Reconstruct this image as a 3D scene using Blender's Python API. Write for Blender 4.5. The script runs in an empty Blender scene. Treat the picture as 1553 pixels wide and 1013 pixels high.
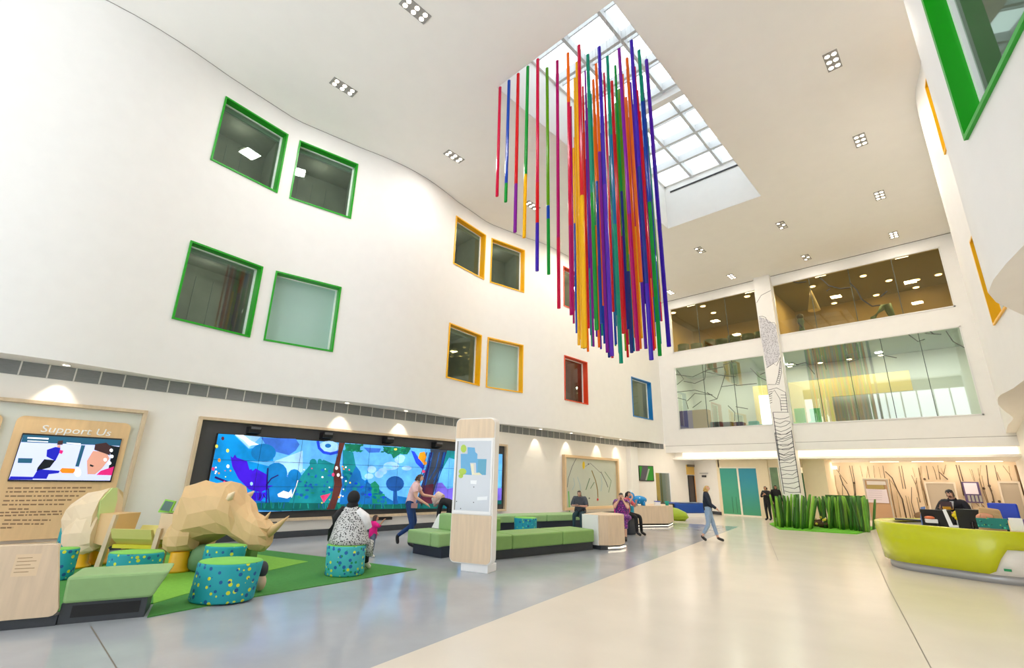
import bpy, bmesh, math, random
from mathutils import Vector, Matrix
random.seed(7)
SC = bpy.context.scene
COL = SC.collection
PI = math.pi
EXPO = 0.42
# ------------------------------------------------------------------ camera
PXW, PXH, FPX = 1553.0, 1013.0, 719.0389
YAW, PITCH, ROLL = math.radians(43.75342), math.radians(16.88344), math.radians(1.303453)
CAM = Vector((0, 0, 1.65))
_f = Vector((-math.sin(YAW)*math.cos(PITCH), math.cos(YAW)*math.cos(PITCH), math.sin(PITCH)))
_r = Vector((math.cos(YAW), math.sin(YAW), 0)); _u = _r.cross(_f)
CR = _r*math.cos(ROLL) + _u*math.sin(ROLL); CU = -_r*math.sin(ROLL) + _u*math.cos(ROLL); CF = _f
def ray(x, y): return ((x-PXW/2)*CR - (y-PXH/2)*CU + FPX*CF).normalized()
def FV(x, y, P, N):
    d = ray(x, y); N = Vector(N); return CAM + d*((Vector(P)-CAM).dot(N)/d.dot(N))
def FZ(x, y, z=0.0): return FV(x, y, (0, 0, z), (0, 0, 1))
def FY(x, y, Y): return FV(x, y, (0, Y, 0), (0, 1, 0))
def FX(x, y, X): return FV(x, y, (X, 0, 0), (1, 0, 0))
def proj(P):
    v = Vector(P)-CAM; d = v.dot(CF)
    return (PXW/2+FPX*v.dot(CR)/d, PXH/2-FPX*v.dot(CU)/d)
def zat(py, x, y):
    lo, hi = -2.0, 30.0
    for _ in range(45):
        m = (lo+hi)/2
        if proj((x, y, m))[1] > py: lo = m
        else: hi = m
    return lo
cd = bpy.data.cameras.new('camera'); co = bpy.data.objects.new('camera', cd); COL.objects.link(co)
cd.sensor_width = 36; cd.sensor_fit = 'HORIZONTAL'; cd.lens = FPX/PXW*36; cd.clip_start = 0.05; cd.clip_end = 300
M = Matrix((CR, CU, -CF)).transposed().to_4x4(); M.translation = CAM; co.matrix_world = M
SC.camera = co
# ------------------------------------------------------------------ materials
def lin(c):
    r = []
    for v in c[:3]:
        v = v/255.0
        r.append(v/12.92 if v <= 0.04045 else ((v+0.055)/1.055)**2.4)
    return (r[0], r[1], r[2], 1.0)
MATS = {}
def mat(name, rgb, rough=0.5, metal=0.0, spec=0.5, emit=0.0, noise=0.0, nscale=6.0, bump=0.0, bscale=60.0, stretch=(1, 1, 1), alpha=1.0, coat=0.0, erg=None):
    if name in MATS: return MATS[name]
    m = bpy.data.materials.new(name); m.use_nodes = True; nt = m.node_tree
    b = nt.nodes['Principled BSDF']
    c = lin(rgb)
    b.inputs['Base Color'].default_value = c
    b.inputs['Roughness'].default_value = rough; b.inputs['Metallic'].default_value = metal
    b.inputs['Specular IOR Level'].default_value = spec
    b.inputs['Alpha'].default_value = alpha
    if coat: b.inputs['Coat Weight'].default_value = coat; b.inputs['Coat Roughness'].default_value = 0.1
    if emit:
        b.inputs['Emission Color'].default_value = lin(erg) if erg else c; b.inputs['Emission Strength'].default_value = emit
    if noise or bump:
        tc = nt.nodes.new('ShaderNodeTexCoord'); mp = nt.nodes.new('ShaderNodeMapping'); mp.inputs['Scale'].default_value = stretch
        nt.links.new(tc.outputs['Object'], mp.inputs['Vector'])
    if noise:
        n = nt.nodes.new('ShaderNodeTexNoise'); n.inputs['Scale'].default_value = nscale; n.inputs['Detail'].default_value = 5
        rp = nt.nodes.new('ShaderNodeValToRGB')
        rp.color_ramp.elements[0].position = .3; rp.color_ramp.elements[1].position = .7
        rp.color_ramp.elements[0].color = tuple(v*(1-noise) for v in c[:3])+(1,)
        rp.color_ramp.elements[1].color = tuple(min(1, v*(1+noise)) for v in c[:3])+(1,)
        nt.links.new(mp.outputs[0], n.inputs['Vector']); nt.links.new(n.outputs['Fac'], rp.inputs['Fac']); nt.links.new(rp.outputs[0], b.inputs['Base Color'])
        if emit and not erg: nt.links.new(rp.outputs[0], b.inputs['Emission Color'])
    if bump:
        n2 = nt.nodes.new('ShaderNodeTexNoise'); n2.inputs['Scale'].default_value = bscale
        bp = nt.nodes.new('ShaderNodeBump'); bp.inputs['Strength'].default_value = bump; bp.inputs['Distance'].default_value = .01
        nt.links.new(mp.outputs[0], n2.inputs['Vector']); nt.links.new(n2.outputs['Fac'], bp.inputs['Height']); nt.links.new(bp.outputs[0], b.inputs['Normal'])
    MATS[name] = m
    return m
def dots(name, base, spots, scale=9.0, rough=.6):
    """fabric with scattered round spots: one voronoi layer per spot colour"""
    if name in MATS: return MATS[name]
    m = mat(name, base, rough); nt = m.node_tree; b = nt.nodes['Principled BSDF']
    tc = nt.nodes.new('ShaderNodeTexCoord'); prev = None
    nz = nt.nodes.new('ShaderNodeTexNoise'); nz.inputs['Scale'].default_value = 5
    nt.links.new(tc.outputs['Object'], nz.inputs['Vector'])
    for k, (rgb, rad) in enumerate(spots):
        mp = nt.nodes.new('ShaderNodeMapping'); mp.inputs['Location'].default_value = (k*.37, k*.21, k*.53); mp.inputs['Rotation'].default_value = (.3*k, .2*k, .5*k)
        vo = nt.nodes.new('ShaderNodeTexVoronoi'); vo.inputs['Scale'].default_value = scale; vo.inputs['Randomness'].default_value = .6
        lt = nt.nodes.new('ShaderNodeMath'); lt.operation = 'LESS_THAN'; lt.inputs[1].default_value = rad
        mx = nt.nodes.new('ShaderNodeMixRGB'); mx.inputs[2].default_value = lin(rgb)
        nt.links.new(tc.outputs['Object'], mp.inputs[0]); nt.links.new(mp.outputs[0], vo.inputs['Vector']); nt.links.new(vo.outputs['Distance'], lt.inputs[0]); nt.links.new(lt.outputs[0], mx.inputs[0])
        if prev: nt.links.new(prev.outputs[0], mx.inputs[1])
        else: mx.inputs[1].default_value = lin(base)
        prev = mx
    nt.links.new(prev.outputs[0], b.inputs['Base Color'])
    return m
def glass(name, tint, refl=.2, rough=.02, gcol=(255, 255, 255)):
    if name in MATS: return MATS[name]
    m = bpy.data.materials.new(name); m.use_nodes = True; nt = m.node_tree; nt.nodes.clear()
    out = nt.nodes.new('ShaderNodeOutputMaterial'); mx = nt.nodes.new('ShaderNodeMixShader')
    tr = nt.nodes.new('ShaderNodeBsdfTransparent'); gl = nt.nodes.new('ShaderNodeBsdfGlossy'); fr = nt.nodes.new('ShaderNodeLayerWeight'); fr.inputs[0].default_value = .5
    pw = nt.nodes.new('ShaderNodeMath'); pw.operation = 'POWER'; pw.inputs[1].default_value = 4.0
    ad = nt.nodes.new('ShaderNodeMath'); ad.operation = 'MULTIPLY_ADD'; ad.use_clamp = True; ad.inputs[1].default_value = .5; ad.inputs[2].default_value = refl
    tr.inputs[0].default_value = lin(tint); gl.inputs['Roughness'].default_value = rough; gl.inputs[0].default_value = lin(gcol)
    nt.links.new(fr.outputs['Facing'], pw.inputs[0]); nt.links.new(pw.outputs[0], ad.inputs[0]); nt.links.new(ad.outputs[0], mx.inputs[0]); nt.links.new(tr.outputs[0], mx.inputs[1]); nt.links.new(gl.outputs[0], mx.inputs[2]); nt.links.new(mx.outputs[0], out.inputs[0])
    MATS[name] = m
    return m
def acrylic(name, rgb):
    """coloured see-through plastic strip"""
    if name in MATS: return MATS[name]
    m = mat(name, rgb, .22, spec=.5); nt = m.node_tree; b = nt.nodes['Principled BSDF']; out = nt.nodes['Material Output']
    tr = nt.nodes.new('ShaderNodeBsdfTransparent'); tr.inputs[0].default_value = lin(rgb)
    tl = nt.nodes.new('ShaderNodeBsdfTranslucent'); tl.inputs[0].default_value = lin(rgb)
    m1 = nt.nodes.new('ShaderNodeMixShader'); m1.inputs[0].default_value = .45
    m2 = nt.nodes.new('ShaderNodeMixShader'); m2.inputs[0].default_value = .12
    nt.links.new(b.outputs[0], m1.inputs[1]); nt.links.new(tl.outputs[0], m1.inputs[2]); nt.links.new(m1.outputs[0], m2.inputs[1]); nt.links.new(tr.outputs[0], m2.inputs[2]); nt.links.new(m2.outputs[0], out.inputs[0])
    return m
# ------------------------------------------------------------------ objects
def wm(o):
    return (wm(o.parent) @ o.matrix_parent_inverse @ o.matrix_basis) if o.parent else o.matrix_basis.copy()
def adopt(o, parent, local=False):
    if parent is None: return
    o.parent = parent
    if not local: o.matrix_parent_inverse = wm(parent).inverted()
def tag(o, label=None, cat=None, group=None, kind=None):
    if label: o['label'] = label
    if cat: o['category'] = cat
    if group: o['group'] = group
    if kind: o['kind'] = kind
    return o
def thing(name, label, cat, loc=(0, 0, 0), rz=0.0, group=None):
    o = bpy.data.objects.new(name, None); COL.objects.link(o); o.empty_display_size = .1
    o.location = loc; o.rotation_euler = (0, 0, rz)
    return tag(o, label, cat, group)
def bbase(pts):
    return (sum(p[0] for p in pts)/len(pts), sum(p[1] for p in pts)/len(pts), min(p[2] for p in pts))
class MB:
    def __init__(s): s.V = []; s.F = []; s.M = []; s.S = []
    def face(s, pts, m=0, sm=False):
        i = len(s.V); s.V += [tuple(p) for p in pts]; s.F.append(list(range(i, i+len(pts)))); s.M.append(m); s.S.append(sm); return s
    def grid(s, rows, m=0, sm=True, loop=False, caps=False):
        i = len(s.V); n = len(rows[0])
        for r in rows: s.V += [tuple(p) for p in r]
        for a in range(len(rows)-1):
            for b in range(n if loop else n-1):
                c = (b+1) % n
                s.F.append([i+a*n+b, i+a*n+c, i+(a+1)*n+c, i+(a+1)*n+b]); s.M.append(m); s.S.append(sm)
        if caps:
            s.F.append([i+k for k in range(n)][::-1]); s.M.append(m); s.S.append(False)
            s.F.append([i+(len(rows)-1)*n+k for k in range(n)]); s.M.append(m); s.S.append(False)
        return s
    def bx(s, x0, x1, y0, y1, z0, z1, m=0):
        return s.prism([(x0, y0, z0), (x1, y0, z0), (x1, y1, z0), (x0, y1, z0)], (0, 0, z1-z0), m)
    def box(s, c, sz, rz=0.0, m=0, R=None):
        R = R or Matrix.Rotation(rz, 3, 'Z'); c = Vector(c); h = Vector(sz)/2
        q = [c + R @ Vector((a*h.x, b*h.y, -h.z)) for a, b in ((-1, -1), (1, -1), (1, 1), (-1, 1))]
        return s.prism(q, R @ Vector((0, 0, sz[2])), m)
    def prism(s, poly, vec, m=0, mtop=None, mside=None):
        vec = Vector(vec); i = len(s.V); n = len(poly)
        s.V += [tuple(p) for p in poly] + [tuple(Vector(p)+vec) for p in poly]
        s.F.append([i+k for k in range(n)][::-1]); s.M.append(m); s.S.append(False)
        s.F.append([i+n+k for k in range(n)]); s.M.append(m if mtop is None else mtop); s.S.append(False)
        for k in range(n):
            j = (k+1) % n
            s.F.append([i+k, i+j, i+n+j, i+n+k]); s.M.append(m if mside is None else mside); s.S.append(False)
        return s
    def tube(s, path, r, n=8, m=0):
        P = [Vector(p) for p in path]; rows = []
        for k, p in enumerate(P):
            t = (P[min(k+1, len(P)-1)]-P[max(k-1, 0)])
            t = t.normalized() if t.length > 1e-9 else Vector((0, 0, 1))
            a = t.cross(Vector((0, 0, 1)) if abs(t.z) < .9 else Vector((1, 0, 0))).normalized(); b = t.cross(a)
            rr = r[k] if isinstance(r, (list, tuple)) else r
            rows.append([p+(a*math.cos(2*PI*q/n)+b*math.sin(2*PI*q/n))*rr for q in range(n)])
        return s.grid(rows, m, True, True, True)
    def lathe(s, prof, c=(0, 0, 0), n=20, m=0, ell=(1, 1), skew=(0, 0)):
        rows = [[(c[0]+r*ell[0]*math.cos(2*PI*k/n)+skew[0]*z, c[1]+r*ell[1]*math.sin(2*PI*k/n)+skew[1]*z, c[2]+z) for k in range(n)] for r, z in prof]
        return s.grid(rows, m, True, True, True)
    def ball(s, c, r, m=0, n=12, k=8, R=None):
        c = Vector(c); r = (r, r, r) if not isinstance(r, (tuple, list)) else r
        rows = []
        for a in range(k+1):
            th = PI*max(.02, min(.98, a/k)) - PI/2
            row = []
            for b in range(n):
                v = Vector((r[0]*math.cos(th)*math.cos(2*PI*b/n), r[1]*math.cos(th)*math.sin(2*PI*b/n), r[2]*math.sin(th)))
                row.append(c+(R @ v if R else v))
            rows.append(row)
        return s.grid(rows, m, True, True, True)
    def build(s, name, mats, parent=None, bevel=0.0, local=False, recalc=True, smooth=None, seg=2):
        me = bpy.data.meshes.new(name)
        me.from_pydata(s.V, [], s.F)
        if not isinstance(mats, (list, tuple)): mats = [mats]
        for m in mats: me.materials.append(m)
        for p, mi, sm in zip(me.polygons, s.M, s.S): p.material_index = min(mi, len(mats)-1); p.use_smooth = sm if smooth is None else smooth
        if recalc:
            bm = bmesh.new(); bm.from_mesh(me); bmesh.ops.recalc_face_normals(bm, faces=bm.faces); bm.to_mesh(me); bm.free()
        me.update()
        o = bpy.data.objects.new(name, me); COL.objects.link(o)
        adopt(o, parent, local)
        if bevel:
            b = o.modifiers.new('edge', 'BEVEL'); b.width = bevel; b.segments = seg; b.limit_method = 'ANGLE'; b.angle_limit = .6
        return o
def struct(name, mb, mats, parent=None, **k):
    o = mb.build(name, mats, parent, **k)
    if parent is None: o['kind'] = 'structure'
    return o
def solo(name, mb, mats, label, cat, group=None, **k):
    return tag(mb.build(name, mats, None, **k), label, cat, group)
def ctree(o, parent=None):
    c = o.copy(); COL.objects.link(c); c.parent = parent
    for ch in list(o.children): ctree(ch, c)
    return c
def lamp(kind, loc, energy, rgb=(1, 1, 1), size=.1, aim=None, spot=1.0, blend=.6, sy=None):
    l = bpy.data.lights.new('lamp', kind); l.energy = energy; l.color = rgb
    if kind == 'AREA':
        l.size = size
        if sy: l.shape = 'RECTANGLE'; l.size_y = sy
    else: l.shadow_soft_size = size
    if kind == 'SPOT': l.spot_size = spot; l.spot_blend = blend
    o = bpy.data.objects.new('lamp', l); COL.objects.link(o); o.location = loc
    d = (Vector(aim)-Vector(loc)) if aim else Vector((0, 0, -1))
    o.rotation_euler = d.to_track_quat('-Z', 'Y').to_euler()
    return o
def textmesh(s, size, P, right, up, m, name, parent=None, depth=.004, shear=0.0, wx=1.0):
    cu = bpy.data.curves.new('t', 'FONT'); cu.body = s; cu.size = size; cu.extrude = depth; cu.shear = shear; cu.resolution_u = 3
    t = bpy.data.objects.new('t', cu); COL.objects.link(t)
    dg = bpy.context.evaluated_depsgraph_get(); me = bpy.data.meshes.new_from_object(t.evaluated_get(dg))
    bpy.data.objects.remove(t); me.name = name
    right = Vector(right); up = Vector(up); n = right.cross(up)
    for v in me.vertices: v.co = Vector(P)+right*v.co.x*wx+up*v.co.y+n*(v.co.z+depth)
    me.materials.clear(); me.materials.append(m)
    o = bpy.data.objects.new(name, me); COL.objects.link(o); adopt(o, parent)
    return o
def circ(cx, cy, r, n=18, ry=None): return [(cx+r*math.cos(2*PI*k/n), cy+(ry or r)*math.sin(2*PI*k/n)) for k in range(n)]
def strip(pts, w):
    """flat ribbon outline (2D) along a polyline"""
    L = []; R = []
    for k, p in enumerate(pts):
        a = pts[max(k-1, 0)]; b = pts[min(k+1, len(pts)-1)]
        d = math.hypot(b[0]-a[0], b[1]-a[1]) or 1; nx, ny = -(b[1]-a[1])/d*w/2, (b[0]-a[0])/d*w/2
        L.append((p[0]+nx, p[1]+ny)); R.append((p[0]-nx, p[1]-ny))
    return L + R[::-1]
WHITE = mat('white_paint', (236, 235, 232), .6, noise=.012, nscale=3)
WWARM = mat('warm_white_paint', (244, 240, 233), .6, noise=.012, nscale=3)
CEILM = mat('ceiling_paint', (244, 241, 236), .75, noise=.01, nscale=2)
PLY = mat('pale_plywood', (226, 202, 172), .45, noise=.06, nscale=3, stretch=(6, 6, .6))
PLYD = mat('frame_ash', (214, 192, 160), .5, noise=.07, nscale=4, stretch=(3, 3, .8))
DARK = mat('dark_grey_laminate', (62, 66, 72), .5, noise=.05, nscale=8)
BLACK = mat('black_plastic', (22, 22, 24), .35)
NAVYB = mat('navy_plinth', (38, 48, 62), .5, noise=.06)
ORG = mat('signal_white', (245, 245, 245), .4)
# ================================================================== SETTING
H = 12.3; ZS = 3.7; YB = 26.4
def lx(y):
    s = -13.26+.30*math.cos(2*PI*(y-8.25)/8.3)
    if y > 14.5:
        t = min(1, (y-14.5)/2.2); t = t*t*(3-2*t); s = s*(1-t)+(-12.92+.02*(y-17)/9)*t
    return s
RP = [(-11, .6), (-8.3, .5), (-4.15, 1.05), (-2, .8), (0, .5), (2.1, .8), (4.2, 1.02), (4.7, .9), (5.75, .65), (6.18, .555), (6.9, .435), (7.3, .465), (7.7, .56), (8.3, .76), (9.4, 1.0), (11, 1.13), (12.5, 1.08), (13.46, .97), (14.5, .86), (15.5, .67), (16.4, .655), (17.2, .68), (18.8, .83), (20.8, 1.05), (23, 1.0), (26.4, 1.03)]
def rx(y):
    for k in range(len(RP)-1):
        if RP[k][0] <= y <= RP[k+1][0]:
            p0, p1, p2, p3 = RP[max(k-1, 0)], RP[k], RP[k+1], RP[min(k+2, len(RP)-1)]
            h = p2[0]-p1[0]; t = (y-p1[0])/h
            m1 = (p2[1]-p0[1])/(p2[0]-p0[0])*h; m2 = (p3[1]-p1[1])/(p3[0]-p1[0])*h
            return (2*t**3-3*t*t+1)*p1[1]+(t**3-2*t*t+t)*m1+(-2*t**3+3*t*t)*p2[1]+(t**3-t*t)*m2
    return RP[0][1] if y < RP[0][0] else RP[-1][1]
LWIN = [('g', 2.15, 3.98, 9.55, 11.62, 0), ('g', 4.33, 6.18, 9.55, 11.62, 0), ('g', 2.15, 3.98, 5.1, 7.17, 0), ('g', 4.33, 6.18, 5.1, 7.17, 1),
        ('y', 10.5, 12.38, 9.54, 11.63, 0), ('y', 12.72, 14.54, 9.54, 11.63, 0), ('y', 10.5, 12.38, 5.05, 7.13, 0), ('y', 12.72, 14.54, 5.05, 7.13, 1),
        ('r', 17.0, 18.82, 9.55, 11.63, 2), ('r', 17.0, 18.82, 5.05, 7.13, 3), ('b', 23.0, 25.2, 4.95, 7.12, 2)]
RWIN = [('g', 4.33, 6.18, 5.1, 7.15, 0), ('y', 12.72, 14.5, 5.1, 7.15, 0), ('y', 12.72, 14.5, 9.55, 11.63, 0)]
def ysamples(y0, y1, wins, step=.45):
    edges = sorted(set([y0, y1]+[w[1] for w in wins]+[w[2] for w in wins])); out = []
    for a, b in zip(edges[:-1], edges[1:]):
        inwin = any(w[1] <= a+1e-6 and b <= w[2]+1e-6 for w in wins)
        n = 1 if inwin else max(1, int(math.ceil((b-a)/step)))
        out += [a+(b-a)*k/n for k in range(n)]
    return out+[y1]
def curved_wall(name, fx, wins, y0, y1, z0, z1, m):
    ys = ysamples(y0, y1, wins); zs = sorted(set([z0, z1]+[w[3] for w in wins]+[w[4] for w in wins])); mb = MB()
    for a, b in zip(ys[:-1], ys[1:]):
        for c, d in zip(zs[:-1], zs[1:]):
            ym, zm = (a+b)/2, (c+d)/2
            if any(w[1] < ym < w[2] and w[3] < zm < w[4] for w in wins): continue
            mb.face([(fx(a), a, c), (fx(b), b, c), (fx(b), b, d), (fx(a), a, d)], 0, True)
    o = struct(name, mb, m, recalc=False)
    bm = bmesh.new(); bm.from_mesh(o.data); bmesh.ops.remove_doubles(bm, verts=bm.verts, dist=1e-4); bm.to_mesh(o.data); bm.free()
    return ys
YR0 = None
YL = curved_wall('wall_left', lx, LWIN, -11.0, YB, ZS, H, WHITE)
YR = curved_wall('wall_right', rx, RWIN, -11.0, YB, ZS, H, WHITE)
mb = MB()
for a, b in zip(YL[:-1], YL[1:]): mb.face([(lx(a)+.004, a, H-.014), (lx(b)+.004, b, H-.014), (lx(b)+.004, b, H), (lx(a)+.004, a, H)])
struct('trim_5', mb, mat('shadow_gap', (120, 116, 110), .8), recalc=False)
# soffits under the two curved walls
mb = MB(); mb2 = MB()
for a, b in zip(YL[:-1], YL[1:]):
    if a < 24.2: mb.face([(lx(a), a, ZS), (lx(b), b, ZS), (-13.72, b, ZS), (-13.72, a, ZS)])
mb.face([(lx(24.2), 24.0, ZS), (lx(YB), YB, ZS), (-12.0, 28.5, ZS), (-13.72, 28.5, ZS), (-13.72, 24.0, ZS)])
for a, b in zip(YR[:-1], YR[1:]): mb2.face([(rx(a), a, ZS), (rx(b), b, ZS), (1.6, b, ZS), (1.6, a, ZS)])
struct('ceiling_soffit_left', mb, WWARM); struct('ceiling_soffit_right', mb2, WWARM)
# lower walls
LW = [(-13.7, -11), (-13.7, 24.2), (-12.1, 28.3), (-10.75, 27.52), (-10.32, 27.3)]
def poly_wall(name, pts, z0, z1, m, th=.12):
    mb = MB()
    for a, b in zip(pts[:-1], pts[1:]): mb.face([(a[0], a[1], z0), (b[0], b[1], z0), (b[0], b[1], z1), (a[0], a[1], z1)])
    return struct(name, mb, m, recalc=False)
# doorway cut in the angled wall: s measured from (-13.7,24.2)
A2 = Vector((-13.7, 24.2, 0)); D2 = (Vector((-12.1, 28.3, 0))-A2).normalized(); N2 = Vector((D2.y, -D2.x, 0))
def aw(s, z, off=0.0): return A2+D2*s+N2*off+Vector((0, 0, z))
mb = MB()
mb.face([(-13.7, -11, 0), (-13.7, 24.2, 0), (-13.7, 24.2, ZS), (-13.7, -11, ZS)])
L2 = (Vector((-12.1, 28.3, 0))-A2).length
for s0, s1, z0, z1 in ((0, 1.5, 0, ZS), (1.5, 2.5, 2.1, ZS), (2.5, 3.85, 0, ZS), (3.85, L2, 0, ZS)):
    mb.face([aw(s0, z0), aw(s1, z0), aw(s1, z1), aw(s0, z1)])
for a, b in zip(LW[2:-1], LW[3:]): mb.face([(a[0], a[1], 0), (b[0], b[1], 0), (b[0], b[1], ZS), (a[0], a[1], ZS)])
struct('wall_left_lower', mb, WWARM, recalc=False)
mb = MB(); mb.face([(1.3, -11, 0), (1.3, 33, 0), (1.3, 33, ZS), (1.3, -11, ZS)])
struct('wall_right_lower', mb, WWARM)
# grille band with a pale joint every 0.42 m
mb = MB(); y = -3.0; mb.bx(-13.7, -13.68, -11, 24.2, 3.42, ZS, 0)
while y < 24.2: mb.bx(-13.68, -13.672, y, y+.025, 3.42, ZS, 1); y += .42
q = [aw(0, 3.42, .02), aw(2.2, 3.42, .02), aw(2.2, ZS, .02), aw(0, ZS, .02)]; mb.face(q, 0)
for k in range(6):
    s = .1+k*.36; mb.face([aw(s, 3.42, .025), aw(s+.025, 3.42, .025), aw(s+.025, ZS, .025), aw(s, ZS, .025)], 1)
struct('trim_1', mb, [mat('grille_grey', (128, 130, 130), .5, noise=.12, nscale=30, stretch=(1, .3, 6)), mat('grille_joint', (214, 212, 206), .5)])
# baseboards
mb = MB(); mb.bx(-13.7, -13.66, -11, 24.2, 0, .16, 0); struct('baseboard_left', mb, DARK)
mb = MB()
for a, b in (((-12.1, 28.3), (-10.75, 27.52)), ((-10.75, 27.52), (-10.36, 27.3))):
    d = Vector((b[0]-a[0], b[1]-a[1], 0)); n = Vector((d.y, -d.x, 0)).normalized()*-.03
    n = Vector((-abs(n.x), -abs(n.y), 0)) if False else Vector((0, -.03, 0))
    mb.prism([Vector((a[0], a[1], 0)), Vector((b[0], b[1], 0)), Vector((b[0], b[1], 0))+n, Vector((a[0], a[1], 0))+n], (0, 0, .16))
struct('baseboard_back', mb, DARK)
# pier at the end of the wall
mb = MB(); mb.bx(-13.7, -13.42, 23.45, 24.2, 0, 3.42); struct('trim_2', mb, WHITE, bevel=.01)
# floor: grey polished concrete beside cream terrazzo, thin joints
def ter(name, rgb, rough, n1, n2):
    m = mat(name, rgb, rough, spec=.32, noise=n1, nscale=1.1)
    return m
FC = ter('cream_terrazzo', (224, 215, 201), .2, .035, 0); FG = ter('grey_polished_concrete', (172, 177, 184), .13, .09, 0)
JT = mat('floor_joint', (120, 112, 104), .5)
bl = [(-2.05, -11), (-4.27, 2.72), (-7.3, 20.85)]
mb = MB()
mb.face([(bl[0][0], -11, 0), (1.4, -11, 0), (1.4, 33, 0), (-13.9, 33, 0), (-13.9, 19.0, 0), (bl[2][0], bl[2][1], 0), (bl[1][0], bl[1][1], 0)], 0)
mb.face([(-13.9, -11, 0), (bl[0][0], -11, 0), (bl[1][0], bl[1][1], 0), (bl[2][0], bl[2][1], 0), (-13.9, 19.0, 0)], 1)
def joint(a, b, w=.012):
    a = Vector((a[0], a[1], .001)); b = Vector((b[0], b[1], .001)); d = (b-a).normalized(); n = Vector((-d.y, d.x, 0))*w/2
    mb.face([a-n, b-n, b+n, a+n], 2)
g = FZ(138, 950); g2 = FZ(176, 1012); d = (g2-g)
joint(g, g2+d*3)
joint(FZ(1348, 892), FZ(1412, 1013)); joint(FZ(1160, 800), FZ(1180, 850)); joint(FZ(1312, 812), FZ(1348, 892))
struct('floor', mb, [FC, FG, JT])
# ceiling with the skylight hole
SX0, SX1, SY0, SY1 = -7.97, -4.15, 7.47, 18.1
mb = MB()
for x0, x1, y0, y1 in ((-14.2, SX0, -11, 26.7), (SX1, 2.2, -11, 26.7), (SX0, SX1, -11, SY0), (SX0, SX1, SY1, 26.7)):
    mb.bx(x0, x1, y0, y1, H, H+.2)
struct('ceiling', mb, CEILM)
ZG = 14.35
mb = MB()
e5 = .006
for (x0, y0), (x1, y1) in (((SX0+e5, SY0+e5), (SX1-e5, SY0+e5)), ((SX1-e5, SY0+e5), (SX1-e5, SY1-e5)), ((SX1-e5, SY1-e5), (SX0+e5, SY1-e5)), ((SX0+e5, SY1-e5), (SX0+e5, SY0+e5))):
    mb.face([(x0, y0, H), (x1, y0, H), (x1, y1, ZG+.5), (x0, y1, ZG+.5)] if False else [(x0, y0, H), (x1, y1, H), (x1, y1, ZG+.5), (x0, y0, ZG+.5)])
mb.bx(SX0+.25, SX1-.02, SY1-.04, SY1-.01, 14.0, 14.06, 1)
struct('ceiling_skylight_shaft', mb, [WHITE, BLACK])
sk = struct('window_1', MB().bx(SX0, SX1, SY0, SY0+.08, ZG, ZG+.3).bx(SX0, SX1, SY1-.08, SY1, ZG, ZG+.3).bx(SX0, SX0+.08, SY0, SY1, ZG, ZG+.3).bx(SX1-.08, SX1, SY0, SY1, ZG, ZG+.3), WHITE)
GREYW = mat('skylight_steel', (205, 207, 208), .5)
for k in range(1, 8):
    y = SY0+(SY1-SY0)*k/8
    MB().bx(SX0, SX1, y-.05, y+.05, ZG-.05, ZG+.28).build('rafter', GREYW, sk)
    MB().bx(SX0, SX1, y+.32, y+.36, ZG+.15, ZG+.3).build('glazing_bar', GREYW, sk)
for x in (SX0+1.27, SX0+2.54): MB().bx(x-.05, x+.05, SY0, SY1, ZG-.03, ZG+.26).build('purlin', GREYW, sk)
MB().bx(SX0, SX1, SY0+5.4, SY0+5.65, ZG-.3, ZG-.02).build('beam', WHITE, sk)
MB().bx(SX0, SX1, SY0, SY1, ZG+.31, ZG+.32).build('pane', glass('clear_glass', (250, 252, 252), .0), sk)
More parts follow.
